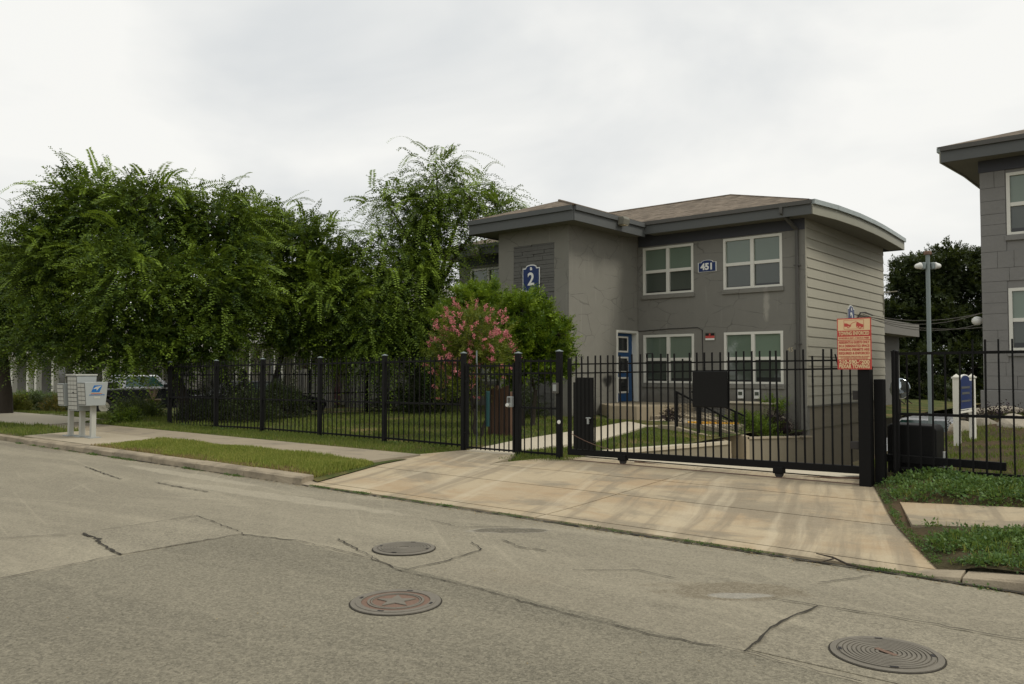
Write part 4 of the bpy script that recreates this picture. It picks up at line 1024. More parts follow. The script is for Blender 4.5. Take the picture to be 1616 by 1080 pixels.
# light pole with two floods
lpz = .27
po = thing('light_pole', 'thin grey steel light pole with two white flood lamps behind the right fence', 'lamp post', (-3.37, 14.66, lpz))
part('pole', MB().lathe([(.036, 0), (.034, 3.30)], n=14), 'galvanised', po, local=True, smooth=False)
part('cap', MB().lathe([(.060, 3.30), (.062, 3.335), (.05, 3.36)], n=14), 'iron_rust', po, local=True)
ux = Vector((math.cos(R(40)), math.sin(R(40)), 0))
for sgn in (-1, 1):
    fl = part('flood_head', MB().beam(ux * sgn * .045 + Vector((0, 0, 3.11)), ux * sgn * .105 + Vector((0, 0, 3.12)), .08, .115), 'galvanised', po, local=True, bevel=.015)
    pr = [(.040, 0), (.056, .010), (.058, .026), (.047, .040), (.044, .072), (.030, .10), (.008, .115)]
    m = MB(); n = 14; c0 = ux * sgn * .105 + Vector((0, 0, 3.12)); ax = (ux * sgn + Vector((0, 0, -.08 if sgn > 0 else -.15))).normalized(); sx_ = ax.cross(Vector((0, 0, 1))).normalized(); sy_ = sx_.cross(ax)
    vs_ = [c0 + ax * h + (sx_ * math.cos(2 * math.pi * k / n) + sy_ * math.sin(2 * math.pi * k / n)) * r for r, h in pr for k in range(n)]
    fs_ = [(i * n + k, i * n + (k + 1) % n, (i + 1) * n + (k + 1) % n, (i + 1) * n + k) for i in range(len(pr) - 1) for k in range(n)] + [tuple(range((len(pr) - 1) * n, len(pr) * n))]
    part('reflector_hood', MB().add(vs_, fs_), 'lamp_white', po, local=True, smooth=True)
# property sign on two white posts (edge-on to the street)
ps = thing('property_sign', 'blue property sign hung between two white posts on the slope', 'sign', (-3.15, 16.1, .25))
for y in (-.62, .62):
    p = part('post', MB().box(-.05, .05, y - .05, y + .05, -.2, 1.28), 'white_paint', ps, local=True, bevel=.006)
    part('post_cap', MB().box(-.065, .065, y - .065, y + .065, 1.28, 1.31).add([(-.05, y - .05, 1.31), (.05, y - .05, 1.31), (.05, y + .05, 1.31), (-.05, y + .05, 1.31), (0, y, 1.36)], [(0, 1, 4), (1, 2, 4), (2, 3, 4), (3, 0, 4)]), 'white_paint', p, local=True)
o_ = [(0, y_, z_ + 1.04) for y_, z_ in house_outline(1.10, .62, .10)]
part('border', MB().prism([(-.012, a_[1], a_[2]) for a_ in o_], (.024, 0, 0)), 'sign_white', ps, local=True)
part('panel', MB().prism([(.0125, a_[1] * .95, 1.04 + (a_[2] - 1.04) * .93) for a_ in o_], (.006, 0, 0)), 'sign_blue', ps, local=True)
part('panel', MB().prism([(-.0125, a_[1] * .95, 1.04 + (a_[2] - 1.04) * .93) for a_ in o_], (-.006, 0, 0)), 'sign_blue', ps, local=True)
part('white_bar', MB().box(.019, .022, -.36, .36, .87, .90).box(.019, .022, -.30, .30, 1.00, 1.04).box(.019, .022, -.34, .34, 1.10, 1.14), 'fascia_grey', ps, local=True)
part('cross_bar', MB().box(-.02, .02, -.57, .57, .68, .71), 'white_paint', ps, local=True)

# boulders along the slope
def rock(label, x, y, z, rx, ry, rz_, seed):
    r = random.Random(seed); bm = bmesh.new(); bmesh.ops.create_icosphere(bm, subdivisions=3, radius=1)
    ph = [Vector((r.uniform(-1, 1), r.uniform(-1, 1), r.uniform(-1, 1))).normalized() for _ in range(9)]; dd = [r.uniform(.62, .92) for _ in ph]
    for v in bm.verts:
        for p_, d_ in zip(ph, dd):
            e = v.co.dot(p_) - d_
            if e > 0: v.co -= p_ * e * .92
        v.co += Vector((r.gauss(0, .012), r.gauss(0, .012), r.gauss(0, .012)))
        v.co = Vector((v.co.x * rx, v.co.y * ry, max(v.co.z, -.55) * rz_ + .5 * rz_))
    me = bpy.data.meshes.new('boulder'); bm.to_mesh(me); bm.free(); me.materials.append(M['rock'])
    tag(put('boulder', me, None, (x, y, z - .04), (0, 0, r.uniform(0, 3))), label, 'rock', 'pale boulders on the slope')
rock('tan boulder just left of the white sign posts', -3.62, 18.3, .33, .30, .26, .26, 1)
rock('pale boulder right behind the right-hand white sign post', -3.30, 18.9, .42, .32, .26, .26, 2)
rock('large white boulder right of the white sign posts', -2.80, 18.6, .42, .42, .30, .30, 3)
rock('flat long boulder at the back under the building corner', -3.25, 20.5, .62, .55, .3, .22, 4)
rock('pale boulder at the right edge of the slope', -2.05, 17.8, .45, .38, .30, .28, 5)
rock('small boulder at the back beside the dark gap under the plinth', -3.75, 20.6, .55, .28, .24, .22, 6)
rock('flat grey boulder behind the large white one', -2.55, 20.3, .70, .45, .3, .2, 7)
rock('tall cream boulder at the corner of the planting bed', -8.75, 22.0, -.12, .30, .26, .40, 8)
# low grey wall, yellow chute, mirror and stairs further down the drive
gw = thing('retaining_wall', 'low grey concrete wall at the end of the ramp behind the light pole', 'wall', (-5.3, 29.2, -1))
part('wall', MB().box(-7.2, -4.05, 29.0, 29.2, -1.9, .15), 'concrete_grey', gw); part('wall', MB().box(-4.25, -4.05, 22.85, 28.99, -1.9, .28), 'concrete_grey', gw)
part('coping', MB().box(-7.24, -4.3, 28.96, 29.24, .151, .21), 'concrete', gw)
yc = thing('handrail', 'short yellow handrail by the grey wall at the end of the ramp', 'railing', (-5.0, 26, -1))
part('rail', MB().beam((-5.0, 25.2, .13), (-5.3, 25.2, .10), .30, .20).beam((-5.28, 25.2, .12), (-5.52, 25.2, -.42), .06, .08), 'yellow_paint', yc)
part('post', MB().box(-5.30, -5.24, 25.17, 25.23, -1.6, .08), 'iron_dark', yc)
mr = thing('mirror', 'round convex traffic mirror on a post at the back corner of the building', 'mirror', (-8.0, 30.6, -1.4))
part('post', MB().box(-.03, .03, -.03, .03, 0, 2.4), 'iron_dark', mr, local=True)
d_ = Vector((.30, -.95, 0)); sx_ = Vector((.95, .30, 0)); m = MB(); n = 20; vs_ = []
for r_, h in ((.36, 0), (.37, .04), (.33, .05), (.24, .085), (.12, .105), (.01, .112)):
    vs_ += [Vector((0, 0, 2.45)) + d_ * (h + .03) + (sx_ * math.cos(2 * math.pi * k / n) * .9 + Vector((0, 0, 1)) * math.sin(2 * math.pi * k / n)) * r_ for k in range(n)]
b = NB('mirror_glass'); M['mirror_glass'] = b.fin((.5, .55, .58), .08, .5, 1.)
part('glass', m.add(vs_, [(i * n + k, i * n + (k + 1) % n, (i + 1) * n + (k + 1) % n, (i + 1) * n + k) for i in range(5) for k in range(n)]), 'mirror_glass', mr, local=True, smooth=True)
es = thing('outside_stairs', 'dark steel stairs with thin railings at the far end of the ramp', 'stairs', (-10.5, 40, -1.8))
for k in range(8): part('tread', MB().box(-12.6 + .34 * k, -12.24 + .34 * k, 39.4, 40.5, 1.35 - .3 * k, 1.40 - .3 * k), 'concrete_grey', es)
m = MB()
for y in (39.4, 40.5):
    m.beam((-12.6, y, 2.4), (-10.0, y, .1), .04); m.beam((-12.6, y, 1.9), (-10.0, y, -.4), .03)
    for k in range(9): m.beam((-12.6 + .32 * k, y, 2.4 - .285 * k), (-12.6 + .32 * k, y, 1.4 - .285 * k), .025)
    m.beam((-12.6, y, 1.3), (-10.0, y, -1.1), .05, .2)
part('railing', m, 'iron_dark', es)
bb = thing('back_building', 'low flat-roofed porch behind the corner of the grey building', 'building', (-11, 38, -1.8))
part('roof', MB().box(-16, -9.6, 34.2, 40, 3.2, 3.75), 'house_grey', bb); part('wall', MB().box(-16, -10.4, 37.2, 39.8, -1.9, 3.2), 'dark_stone', bb)  # porch is open: shade beneath its roof is put into the wall's dark colour
part('eave_board', MB().box(-16.02, -9.58, 34.16, 34.199, 3.15, 3.8), 'gutter_grey', bb)

# ------------------------------------------------------------------ mailboxes
def cbu(label, x, y, z, w, dp, h, leg, cols, rows, top=False, logo=False, taper=.04, gap=0.):
    t = thing('mailbox', label, 'mailbox', (x, y, z), 0, 'cluster mailboxes on the concrete pad')
    o = MB().prism([(-w / 2, -dp / 2, leg), (-w / 2, dp / 2 - taper * 1.2, leg), (-w / 2, dp / 2, leg + h), (-w / 2, -dp / 2 - taper, leg + h)], (w, 0, 0))
    bodym = part('body', o, 'mail_grey', t, local=True, bevel=.008)
    part('post', MB().box(-.052, .052, -.052, .052, .0, leg - .001), 'mail_light', t, local=True, bevel=.006)
    part('base_plate', MB().box(-.15, .15, -.12, .12, -.004, .018), 'mail_grey', t, local=True)
    if top: part('hood', MB().box(-w / 2 - .03, w / 2 + .02, -dp / 2 - taper - .03, dp / 2 + .01, leg + h + .001, leg + h + .035), 'mail_light', t, local=True, bevel=.006)
    cw = (w - .04) / cols; rh = (h - .05) / rows
    part('door_backing', MB().prism([(-w / 2 + .015, -dp / 2 - .004, leg + .02), (-w / 2 + .015, -dp / 2 - taper - .004, leg + h - .02), (-w / 2 + .015, -dp / 2 - taper, leg + h - .02), (-w / 2 + .015, -dp / 2, leg + .02)], (w - .03, 0, 0)), 'gutter_grey', bodym, local=True)
    for i in range(cols):
        for j in range(rows):
            za, zb_ = leg + .025 + j * rh + .008, leg + .025 + (j + 1) * rh - .008; xa = -w / 2 + .02 + i * cw + .006; xb = xa + cw - .012
            ya = -dp / 2 - taper * (za - leg) / h; yb = -dp / 2 - taper * (zb_ - leg) / h
            dr = part('door', MB().prism([(xa, ya, za), (xa, yb, zb_), (xa, yb - .010, zb_), (xa, ya - .010, za)], (xb - xa, 0, 0)), 'mail_light', bodym, local=True)
    if logo:
        xs_ = w / 2 + .002
        lg = part('emblem', MB().prism([(xs_, -.135, leg + h * .58), (xs_, .045, leg + h * .58), (xs_, .105, leg + h * .86), (xs_, -.075, leg + h * .86)], (.004, 0, 0)), 'emblem_blue', t, local=True)
        part('eagle', MB().prism([(xs_ + .0042, -.04, leg + h * .80), (xs_ + .0042, .098, leg + h * .845), (xs_ + .0042, .03, leg + h * .74), (xs_ + .0042, -.02, leg + h * .63), (xs_ + .0042, -.025, leg + h * .72), (xs_ + .0042, -.10, leg + h * .70)], (.002, 0, 0)), 'mail_light', lg, local=True)
        part('stripe', MB().box(xs_, xs_ + .004, -.14, .10, leg + h * .50, leg + h * .525), 'emblem_red', t, local=True)
        me = textmesh('UNITED STATES POSTAL SERVICE', .022, bold=.001); me.materials.clear(); me.materials.append(M['emblem_blue']); put('lettering', me, t, (xs_ + .002, -.01, leg + h * .455), FACE_E)
        part('card', MB().box(xs_, xs_ + .003, -.07, .06, leg + h * .30, leg + h * .38), 'mail_light', t, local=True)
    return t
cbu('low mailbox unit at the back, its doors half hidden by the tall one', -20.22, 8.05, .15, .36, .42, .52, .70, 2, 5)
tb_ = cbu('tall mailbox unit with two columns of doors, in the middle of the three', -19.72, 8.10, .15, .52, .40, .80, .60, 3, 8, True)
part('outgoing_slot', MB().box(.02, .10, -.236, -.230, 1.0, 1.03), 'sign_dark', tb_, local=True)
cbu('grey mailbox unit with a blue postal emblem on its side, nearest the camera', -19.20, 8.12, .15, .40, .47, .53, .73, 2, 5, False, True)

# ------------------------------------------------------------------ vehicles
def wheel(t, x, y, r, w=.24):
    o = part('wheel', MB().lathe([(r * .62, -w / 2), (r * .9, -w / 2), (r, -w * .36), (r, w * .36), (r * .9, w / 2), (r * .62, w / 2)], (x, y, r), 24, 'y', cap=False), 'tyre', t, local=True, smooth=True)
    part('rim', MB().lathe([(r * .63, -w * .40), (r * .60, -w * .44), (r * .2, -w * .36), (r * .16, -w * .46), (.01, -w * .46)], (x, y, r), 20, 'y').lathe([(r * .63, w * .40), (r * .60, w * .44), (r * .2, w * .36), (r * .16, w * .46), (.01, w * .46)], (x, y, r), 20, 'y'), 'rim', o, local=True)
def frustum(a, b):   # two rectangles (x0,x1,halfwidth,z)
    (x0, x1, w0, z0), (x2, x3, w1, z1) = a, b
    return MB().add([(x0, -w0, z0), (x1, -w0, z0), (x1, w0, z0), (x0, w0, z0), (x2, -w1, z1), (x3, -w1, z1), (x3, w1, z1), (x2, w1, z1)], [(3, 2, 1, 0), (4, 5, 6, 7), (0, 1, 5, 4), (1, 2, 6, 5), (2, 3, 7, 6), (3, 0, 4, 7)])
def side(xz, hw): return MB().prism([(x_, -hw, z_) for x_, z_ in xz], (0, 2 * hw, 0))
def arch(cx_, r, a0=0, a1=180, n=8): return [(cx_ + r * math.cos(R(a0 + (a1 - a0) * i / n)), .40 + r * math.sin(R(a0 + (a1 - a0) * i / n))) for i in range(n + 1)]
tr = thing('pickup_truck', 'black pickup truck with silver trim parked behind the mailboxes', 'pickup truck', (-39.6, 18.7, -.38), R(86))
part('body', side([(-2.9, .50)] + arch(-1.75, .50, 180, 0) + arch(1.85, .50, 180, 0) + [(2.85, .50), (2.9, .9), (2.75, 1.12), (1.45, 1.20), (-2.85, 1.18), (-2.9, 1.1)], .97), 'car_black', tr, local=True, bevel=.04)
part('cab', frustum((-1.0, 1.45, .92, 1.19), (-.85, .75, .76, 1.86)), 'car_silver', tr, local=True, bevel=.05)
for sg in (-1, 1):
    part('side_window', MB().add([(-.80, sg * .885, 1.30), (1.05, sg * .885, 1.30), (.58, sg * .79, 1.78), (-.70, sg * .79, 1.78)], [(0, 1, 2, 3)]).prism([(-.80, sg * .893, 1.30), (1.05, sg * .893, 1.30), (.58, sg * .805, 1.76), (-.70, sg * .805, 1.76)], (0, sg * .004, 0)), 'car_glass', tr, local=True)
    part('trim', MB().box(-2.88, 1.3, sg * .955 - .02, sg * .955 + .02, 1.185, 1.25), 'car_silver', tr, local=True)
    for x in (-1.75, 1.85):
        wheel(tr, x, sg * .84, .40)
    part('wheel_arch', MB().tube([(p[0], sg * .965, p[1]) for p in arch(-1.75, .52)], .05, 6), 'tyre', tr, local=True)
    part('wheel_arch', MB().tube([(p[0], sg * .965, p[1]) for p in arch(1.85, .52)], .05, 6), 'tyre', tr, local=True)
    part('mirror', MB().box(.95, 1.1, sg * 1.08 - .08, sg * 1.08 + .08, 1.25, 1.42), 'car_black', tr, local=True, bevel=.02)
part('windscreen', MB().add([(1.47, -.80, 1.24), (1.47, .80, 1.24), (.83, .70, 1.80), (.83, -.70, 1.80)], [(0, 1, 2, 3)]), 'car_glass', tr, local=True)
part('toolbox', MB().box(-1.75, -1.1, -.8, .8, 1.18, 1.52), 'black_box', tr, local=True, bevel=.03)
sdn = thing('sedan', 'black sedan parked beyond the fence in the shade of the trees', 'car', (-26.3, 17.0, -.12), R(88))
part('body', side([(-2.3, .35), (-1.95, .3)] + arch(-1.4, .40, 190, -10) + arch(1.45, .40, 190, -10) + [(2.2, .3), (2.32, .5), (2.25, .74), (1.2, .93), (-1.7, .98), (-2.25, .92)], .88), 'car_black', sdn, local=True, bevel=.05)
part('cabin', frustum((-1.75, 1.15, .82, .95), (-1.05, .35, .62, 1.42)), 'car_black', sdn, local=True, bevel=.06)
for sg in (-1, 1):
    part('side_window', MB().prism([(-1.35, sg * .80, 1.0), (.85, sg * .80, 1.0), (.28, sg * .665, 1.35), (-.95, sg * .665, 1.35)], (0, sg * .006, 0)), 'car_glass', sdn, local=True)
    for x in (-1.4, 1.45): wheel(sdn, x, sg * .77, .33, .2)
part('windscreen', MB().add([(1.17, -.74, .985), (1.17, .74, .985), (.41, .58, 1.38), (.41, -.58, 1.38)], [(0, 1, 2, 3)]), 'car_glass', sdn, local=True)
for sg in (-1, 1): part('headlight', MB().box(2.12, 2.27, sg * .62 - .18, sg * .62 + .18, .60, .72), 'lamp_white', sdn, local=True, bevel=.02)
wc = thing('parked_car', 'pale car showing only its bonnet and windscreen behind the gate motor', 'car', (-5.95, 25.4, -1.16), R(-86))
part('body', side([(-2.2, .3), (2.1, .3), (2.2, .55), (2.0, .85), (1.0, .98), (-2.0, 1.02), (-2.2, .9)], .86), 'car_white', wc, local=True, bevel=.06)
part('cabin', frustum((-1.8, 1.1, .80, 1.0), (-1.3, .35, .62, 1.48)), 'car_white', wc, local=True, bevel=.06)
part('windscreen', MB().add([(1.13, -.72, 1.03), (1.13, .72, 1.03), (.42, .58, 1.44), (.42, -.58, 1.44)], [(0, 1, 2, 3)]), 'car_glass', wc, local=True)
for sg in (-1, 1):
    part('side_window', MB().prism([(-1.4, sg * .79, 1.06), (.8, sg * .79, 1.06), (.28, sg * .66, 1.40), (-1.15, sg * .66, 1.40)], (0, sg * .006, 0)), 'car_glass', wc, local=True)
    for x in (-1.35, 1.4): wheel(wc, x, sg * .76, .33, .2)

# ------------------------------------------------------------------ neighbouring houses
ha = thing('house', 'grey sided bungalow with pale roof and white porch posts behind the trees', 'house', (-28, 24, 0))
part('wall', MB().box(-26.4, -22.6, 21.0, 29, -.4, 3.9), 'house_grey', ha); part('wall', MB().box(-36.5, -26.41, 23.6, 29, -.5, 2.9), 'house_cream', ha)
z = .15
while z < 3.85:
    part('siding_board', MB().prism([(-26.4, 20.97, z), (-26.4, 20.985, z + .2), (-26.4, 21.0, z + .2), (-26.4, 21.0, z)], (3.8, 0, 0)), 'house_grey', ha)
    part('siding_board', MB().prism([(-22.57, 21.0, z), (-22.585, 21.0, z + .2), (-22.6, 21.0, z + .2), (-22.6, 21.0, z)], (0, 8, 0)), 'house_grey', ha); z += .205
part('roof', MB().poly([(-37, 20.6, 2.95), (-26.2, 20.6, 2.95), (-26.2, 25.5, 4.7), (-37, 25.5, 4.7)]).poly([(-26.2, 30, 2.95), (-37, 30, 2.95), (-37, 25.5, 4.7), (-26.2, 25.5, 4.7)]), 'house_roof', ha)
part('roof', MB().prism([(-26.8, 20.5, 3.9), (-22.1, 20.5, 3.9), (-24.5, 20.5, 5.3)], (0, 9, 0)), 'house_roof', ha)
part('porch_beam', MB().box(-36.5, -26.45, 20.9, 21.05, 2.6, 2.9), 'house_cream', ha)
for x in (-33.2, -32.15, -31.26, -30.7, -29.75, -28.6, -27.6): part('porch_post', MB().box(x - .06, x + .06, 20.92, 21.04, -.2, 2.6), 'white_paint', ha)
for a, b in ((-32.9, -32.4), (-30.55, -29.95)): part('door', MB().box(a, b, 23.56, 23.599, 0, 2.2), 'maroon', ha)
part('porch_window', MB().box(-35.5, -34.3, 23.55, 23.599, 1.0, 2.3), 'dark_glass', ha)
part('porch_rail', MB().box(-33.2, -31.2, 20.95, 21.0, .85, .92), 'white_paint', ha)
wf = thing('fence', 'weathered grey board fence beside the bungalow', 'fence', (-28, 20.5, 0))
x = -29.3
while x < -26.45:
    part('board', MB().box(x, x + .14, 20.45 + random.uniform(0, .02), 20.49, -.2, 1.75 + random.uniform(-.05, .05)), 'house_cream' if random.random() < .3 else 'house_grey', wf); x += .16
hb = thing('house', 'long pale house with a row of white porch posts at far left', 'house', (-52, 22, -.3))
part('wall', MB().box(-68, -41.5, 22.4, 30, -.9, 2.9), 'house_grey', hb); part('roof', MB().poly([(-69, 19.4, 2.7), (-41, 19.4, 2.7), (-43, 26, 4.9), (-67, 26, 4.9)]).poly([(-41, 19.4, 2.7), (-41, 31, 2.7), (-43, 26, 4.9)]), 'house_roof', hb)
for x in (-61.5, -59.2, -56.5, -55.2, -52.6, -49.5, -48.85, -45.7, -43.6): part('porch_post', MB().box(x - .17, x + .17, 19.85, 20.15, -.6, 2.7), 'white_paint', hb)
part('porch_beam', MB().box(-68, -41.5, 19.84, 20.16, 2.4, 2.7), 'white_paint', hb)
for a, b in ((-58.2, -57), (-51.4, -50.0), (-47.6, -46.5), (-44.9, -44.0)):
    w = part('window', MB().box(a, b, 22.33, 22.399, .4, 2.0), 'white_paint', hb); part('pane', MB().box(a + .1, b - .1, 22.31, 22.329, .5, 1.9), 'dark_glass', w)
hc = thing('house', 'brown porch house half hidden behind the pickup truck', 'house', (-42, 27, -.4))
part('wall', MB().box(-41, -37.5, 24.5, 32, -.8, 2.7), 'house_cream', hc); part('roof', MB().poly([(-41.5, 23.6, 2.7), (-37.2, 23.6, 2.7), (-37.2, 28, 4.3), (-41.5, 28, 4.3)]), 'house_roof', hc)
w = part('window', MB().box(-40.4, -39.2, 24.43, 24.499, .6, 1.9), 'white_paint', hc); part('pane', MB().box(-40.3, -39.3, 24.41, 24.429, .7, 1.8), 'dark_glass', w)
part('porch_post', MB().box(-39, -38.8, 23.7, 23.9, -.5, 2.7), 'white_paint', hc)

# ------------------------------------------------------------------ vegetation
def unit(v): return v / np.maximum(np.linalg.norm(v, axis=-1, keepdims=True), 1e-9)
def sphere_dirs(n):
    return unit(rng.normal(size=(n, 3)))
def leaf_quads(pos, axis, nrm, ln, wd):
    """rhombic leaves: base, side, tip, side"""
    sd_ = unit(np.cross(nrm, axis)); k = ln[:, None]; w = wd[:, None]
    b = pos; t = pos + axis * k; m = pos + axis * k * .45
    v = np.stack([b, m + sd_ * w * .5, t, m - sd_ * w * .5], 1)
    return v.reshape(-1, 3)
def quads(n): return np.arange(n * 4).reshape(-1, 4)
def sprays(cl_pos, cl_dir, k, length, nleaf, ln, wd, droop, spread=.55, young=.35, ferny=1.0, jit=.28, lift=0.):
    """k arching shoots from every clump, two ranks of leaves along each"""
    n = len(cl_pos) * k
    P = np.repeat(cl_pos, k, 0) + rng.normal(size=(n, 3)) * length * .18
    D = unit(np.repeat(cl_dir, k, 0) + rng.normal(size=(n, 3)) * spread)
    Ln = length * rng.uniform(.55, 1.25, n)
    u = np.linspace(.06, 1, nleaf)
    pos = P[:, None, :] + D[:, None, :] * (Ln[:, None] * u)[..., None]
    dr = droop * rng.uniform(.5, 1.4, n)
    pos[..., 2] -= dr[:, None] * Ln[:, None] * u ** 2
    tan = D[:, None, :] * Ln[:, None, None] * np.ones((1, nleaf, 1)); tan[..., 2] -= 2 * (dr * Ln)[:, None] * u
    tan = unit(tan)
    up = np.zeros_like(tan); up[..., 2] = 1; up += rng.normal(size=(n, 1, 3)) * .35
    sd_ = unit(np.cross(tan, up)); sgn = np.where(np.arange(nleaf) % 2 == 0, 1., -1.)[None, :, None]
    ax = unit(sd_ * sgn * ferny + tan * .55 + rng.normal(size=tan.shape) * jit)
    nr = unit(np.cross(tan, sd_) + rng.normal(size=tan.shape) * (jit + .07))
    m = n * nleaf
    sc = (1.05 - .45 * u)[None, :] * rng.uniform(.75, 1.2, (n, nleaf)) * np.repeat(rng.uniform(.75, 1.25, len(cl_pos)), k)[:, None]
    v = leaf_quads(pos.reshape(m, 3), ax.reshape(m, 3), nr.reshape(m, 3), (ln * sc).ravel(), (wd * sc).ravel())
    sh = np.clip(rng.beta(1.3, 3.2, n) + (rng.random(n) < .06) * .45, 0, 1)
    cv = np.repeat(rng.normal(0, .14, len(cl_pos)), k)
    tint = np.clip(lift + cv[:, None] + sh[:, None] * .62 + young * u[None, :] * rng.uniform(.2, 1, (n, 1)) + rng.normal(size=(n, nleaf)) * .07, 0, 1)
    return v, tint.ravel(), np.concatenate([P, P + D * Ln[:, None] * .6], 1)
def clumps_in(blobs, per_m2, up=.45, hole=.0):
    C_, D_ = [], []
    for (cx, cy, cz, rx, rz_) in blobs:
        n = max(6, int(per_m2 * 4 * math.pi * ((rx * rx + 2 * rx * rz_) / 3)))
        d = sphere_dirs(n); r = rng.uniform(.35, 1.02, n) ** .7
        C_.append(np.array([cx, cy, cz]) + d * r[:, None] * np.array([rx, rx, rz_]) * .92)
        D_.append(unit(d * np.array([1, 1, .8]) + np.array([0, 0, up])))
    return np.concatenate(C_), np.concatenate(D_)
def limbs(base_, fork, targets, r0, n_side=7, bend=.25):
    m = MB(); b, f = Vector(base_), Vector(fork)
    m.tube([b - Vector((0, 0, .25)), b + Vector((0, 0, .05)), b.lerp(f, .35) + Vector((random.uniform(-.06, .06), random.uniform(-.06, .06), 0)), b.lerp(f, .7), f], [r0 * 1.35, r0 * 1.12, r0 * .95, r0 * .88, r0 * .75], 10)
    for t_ in targets:
        t_ = Vector(t_); d = t_ - f; p1 = f + d * .35 + Vector((0, 0, bend * d.length * .25)); p2 = f + d * .7 + Vector((random.uniform(-.12, .12), random.uniform(-.12, .12), bend * d.length * .18))
        rr = r0 * random.uniform(.30, .5)
        m.tube([f - Vector((0, 0, .1)), p1, p2, t_], [rr, rr * .75, rr * .5, rr * .2], n_side)
    return m
def tree(name, label, cat, base_, fork, blobs, r0, leafm, per, k, length, nleaf, ln, wd, droop, group=None, up=.45, spread=.55, young=.2, ferny=1., twigs=120, trunks=None, core=99, csz=1., frond=0, fl=1.0):
    t = thing(name, label, cat, base_, 0, group)
    C_, D_ = clumps_in(blobs, per, up)
    tg = [(b[0] + random.uniform(-.3, .3), b[1] + random.uniform(-.3, .3), b[2] + random.uniform(-.1, .5) * b[4]) for b in blobs]
    m = limbs(base_, fork, tg, r0)
    for extra in (trunks or []): 
        q = limbs(extra[0], extra[1], tg[:2], extra[2]); m.add(q.v, q.f)
    idx = rng.choice(len(C_), min(twigs, len(C_)), replace=False)
    for i in idx:
        bi = min(range(len(blobs)), key=lambda j: (C_[i][0] - blobs[j][0]) ** 2 + (C_[i][1] - blobs[j][1]) ** 2 + (C_[i][2] - blobs[j][2]) ** 2)
        a = Vector(tg[bi]); c = Vector(C_[i]); m.tube([a, a.lerp(c, .5) + Vector((0, 0, .12)), c], [.022, .014, .006], 4)
    part('trunk', m, 'bark', t, smooth=True)
    v, tint, sh = sprays(C_, D_, k, length, nleaf, ln, wd, droop, spread, young, ferny)
    vv, tt_ = [v], [tint]
    if frond:
        for (cx, cy, cz, rx, rz_) in blobs:
            if cz < 3.4 and cx < -19.9: continue
            d = sphere_dirs(frond); d[:, 2] = np.where(d[:, 2] < -.1, -d[:, 2], d[:, 2])
            q = np.array([cx, cy, cz]) + d * rng.uniform(.55, .98, (frond, 1)) * np.array([rx, rx, rz_])
            v2, t2, _ = sprays(q, unit(d * np.array([1, 1, .4]) + np.array([0, 0, .10])), 2, fl, 42, .135, .052, droop * 1.1, .30, .30, 1.9, .07, .34)  # pale upper sprays: new growth, plus light from above put into the tint
            vv.append(v2); tt_.append(t2)
    if core:
        for (cx, cy, cz, rx, rz_) in blobs[:core]:
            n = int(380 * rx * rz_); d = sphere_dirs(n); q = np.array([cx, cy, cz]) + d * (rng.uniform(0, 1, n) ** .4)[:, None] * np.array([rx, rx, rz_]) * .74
            vv.append(leaf_quads(q, sphere_dirs(n), sphere_dirs(n), rng.uniform(.14, .26, n) * csz, rng.uniform(.09, .16, n) * csz)); tt_.append(rng.uniform(0, .25, n))  # inner leaves tinted dark: the shade of the crown's depth is painted in
    v, tint = np.concatenate(vv), np.concatenate(tt_)
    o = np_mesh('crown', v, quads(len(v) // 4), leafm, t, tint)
    return t, C_, D_
ELM = dict(leafm='leaf_elm', frond=30, fl=1.35, per=4.5, k=7, length=.85, nleaf=21, ln=.115, wd=.058, droop=.42)
tree('elm_tree', 'broad dark green elm with leaning trunk behind the mailboxes', 'tree', (-22.6, 12.36, .15), (-23.3, 11.9, 2.2),
     [(-24.9, 10.4, 6.35, 1.35, 1.2), (-23.57, 11.55, 6.15, 1.6, 1.2), (-22.6, 13.0, 5.9, 1.45, 1.15), (-25.9, 9.7, 5.3, 1.3, 1.1), (-25.55, 9.9, 4.38, 1.6, 1.45), (-22.84, 10.86, 4.1, 1.9, 1.6), (-22.12, 12.77, 4.0, 1.75, 1.6), (-25.0, 9.6, 2.75, 1.3, .75), (-23.3, 10.65, 2.55, 1.6, .85), (-22.2, 12.4, 2.5, 1.5, .8)], .19, group='elm trees at the left', **ELM)
tree('elm_tree', 'elm with a dark trunk at the far left edge of the photo', 'tree', (-31.8, 10.5, .1), (-31.9, 10.4, 2.3),
     [(-31.5, 10.12, 4.9, 1.4, 1.3), (-32.9, 9.0, 5.2, 1.8, 1.6), (-31.1, 10.43, 4.0, 1.7, 1.5), (-32.5, 9.3, 3.6, 2.0, 1.4), (-30.9, 10.9, 2.6, 1.2, .55), (-34.5, 7.6, 4.9, 2.2, 2.0)], .22, group='elm trees at the left', **ELM)
tree('elm_tree', 'lighter green elm with a thin trunk standing in front of the bungalow', 'tree', (-23.5, 15.4, .05), (-23.0, 15.7, 2.3),
     [(-23.6, 15.4, 6.1, 1.2, 1.1), (-22.64, 16.25, 5.6, 1.4, 1.2), (-21.75, 17.0, 4.75, 1.05, .9), (-22.84, 15.4, 3.9, 1.6, 1.4), (-21.5, 16.5, 3.6, 1.6, 1.4), (-20.8, 17.0, 2.6, 1.2, .9), (-22.4, 15.9, 2.75, 1.3, .65)], .11, group='elm trees at the left', **dict(ELM, young=.32))
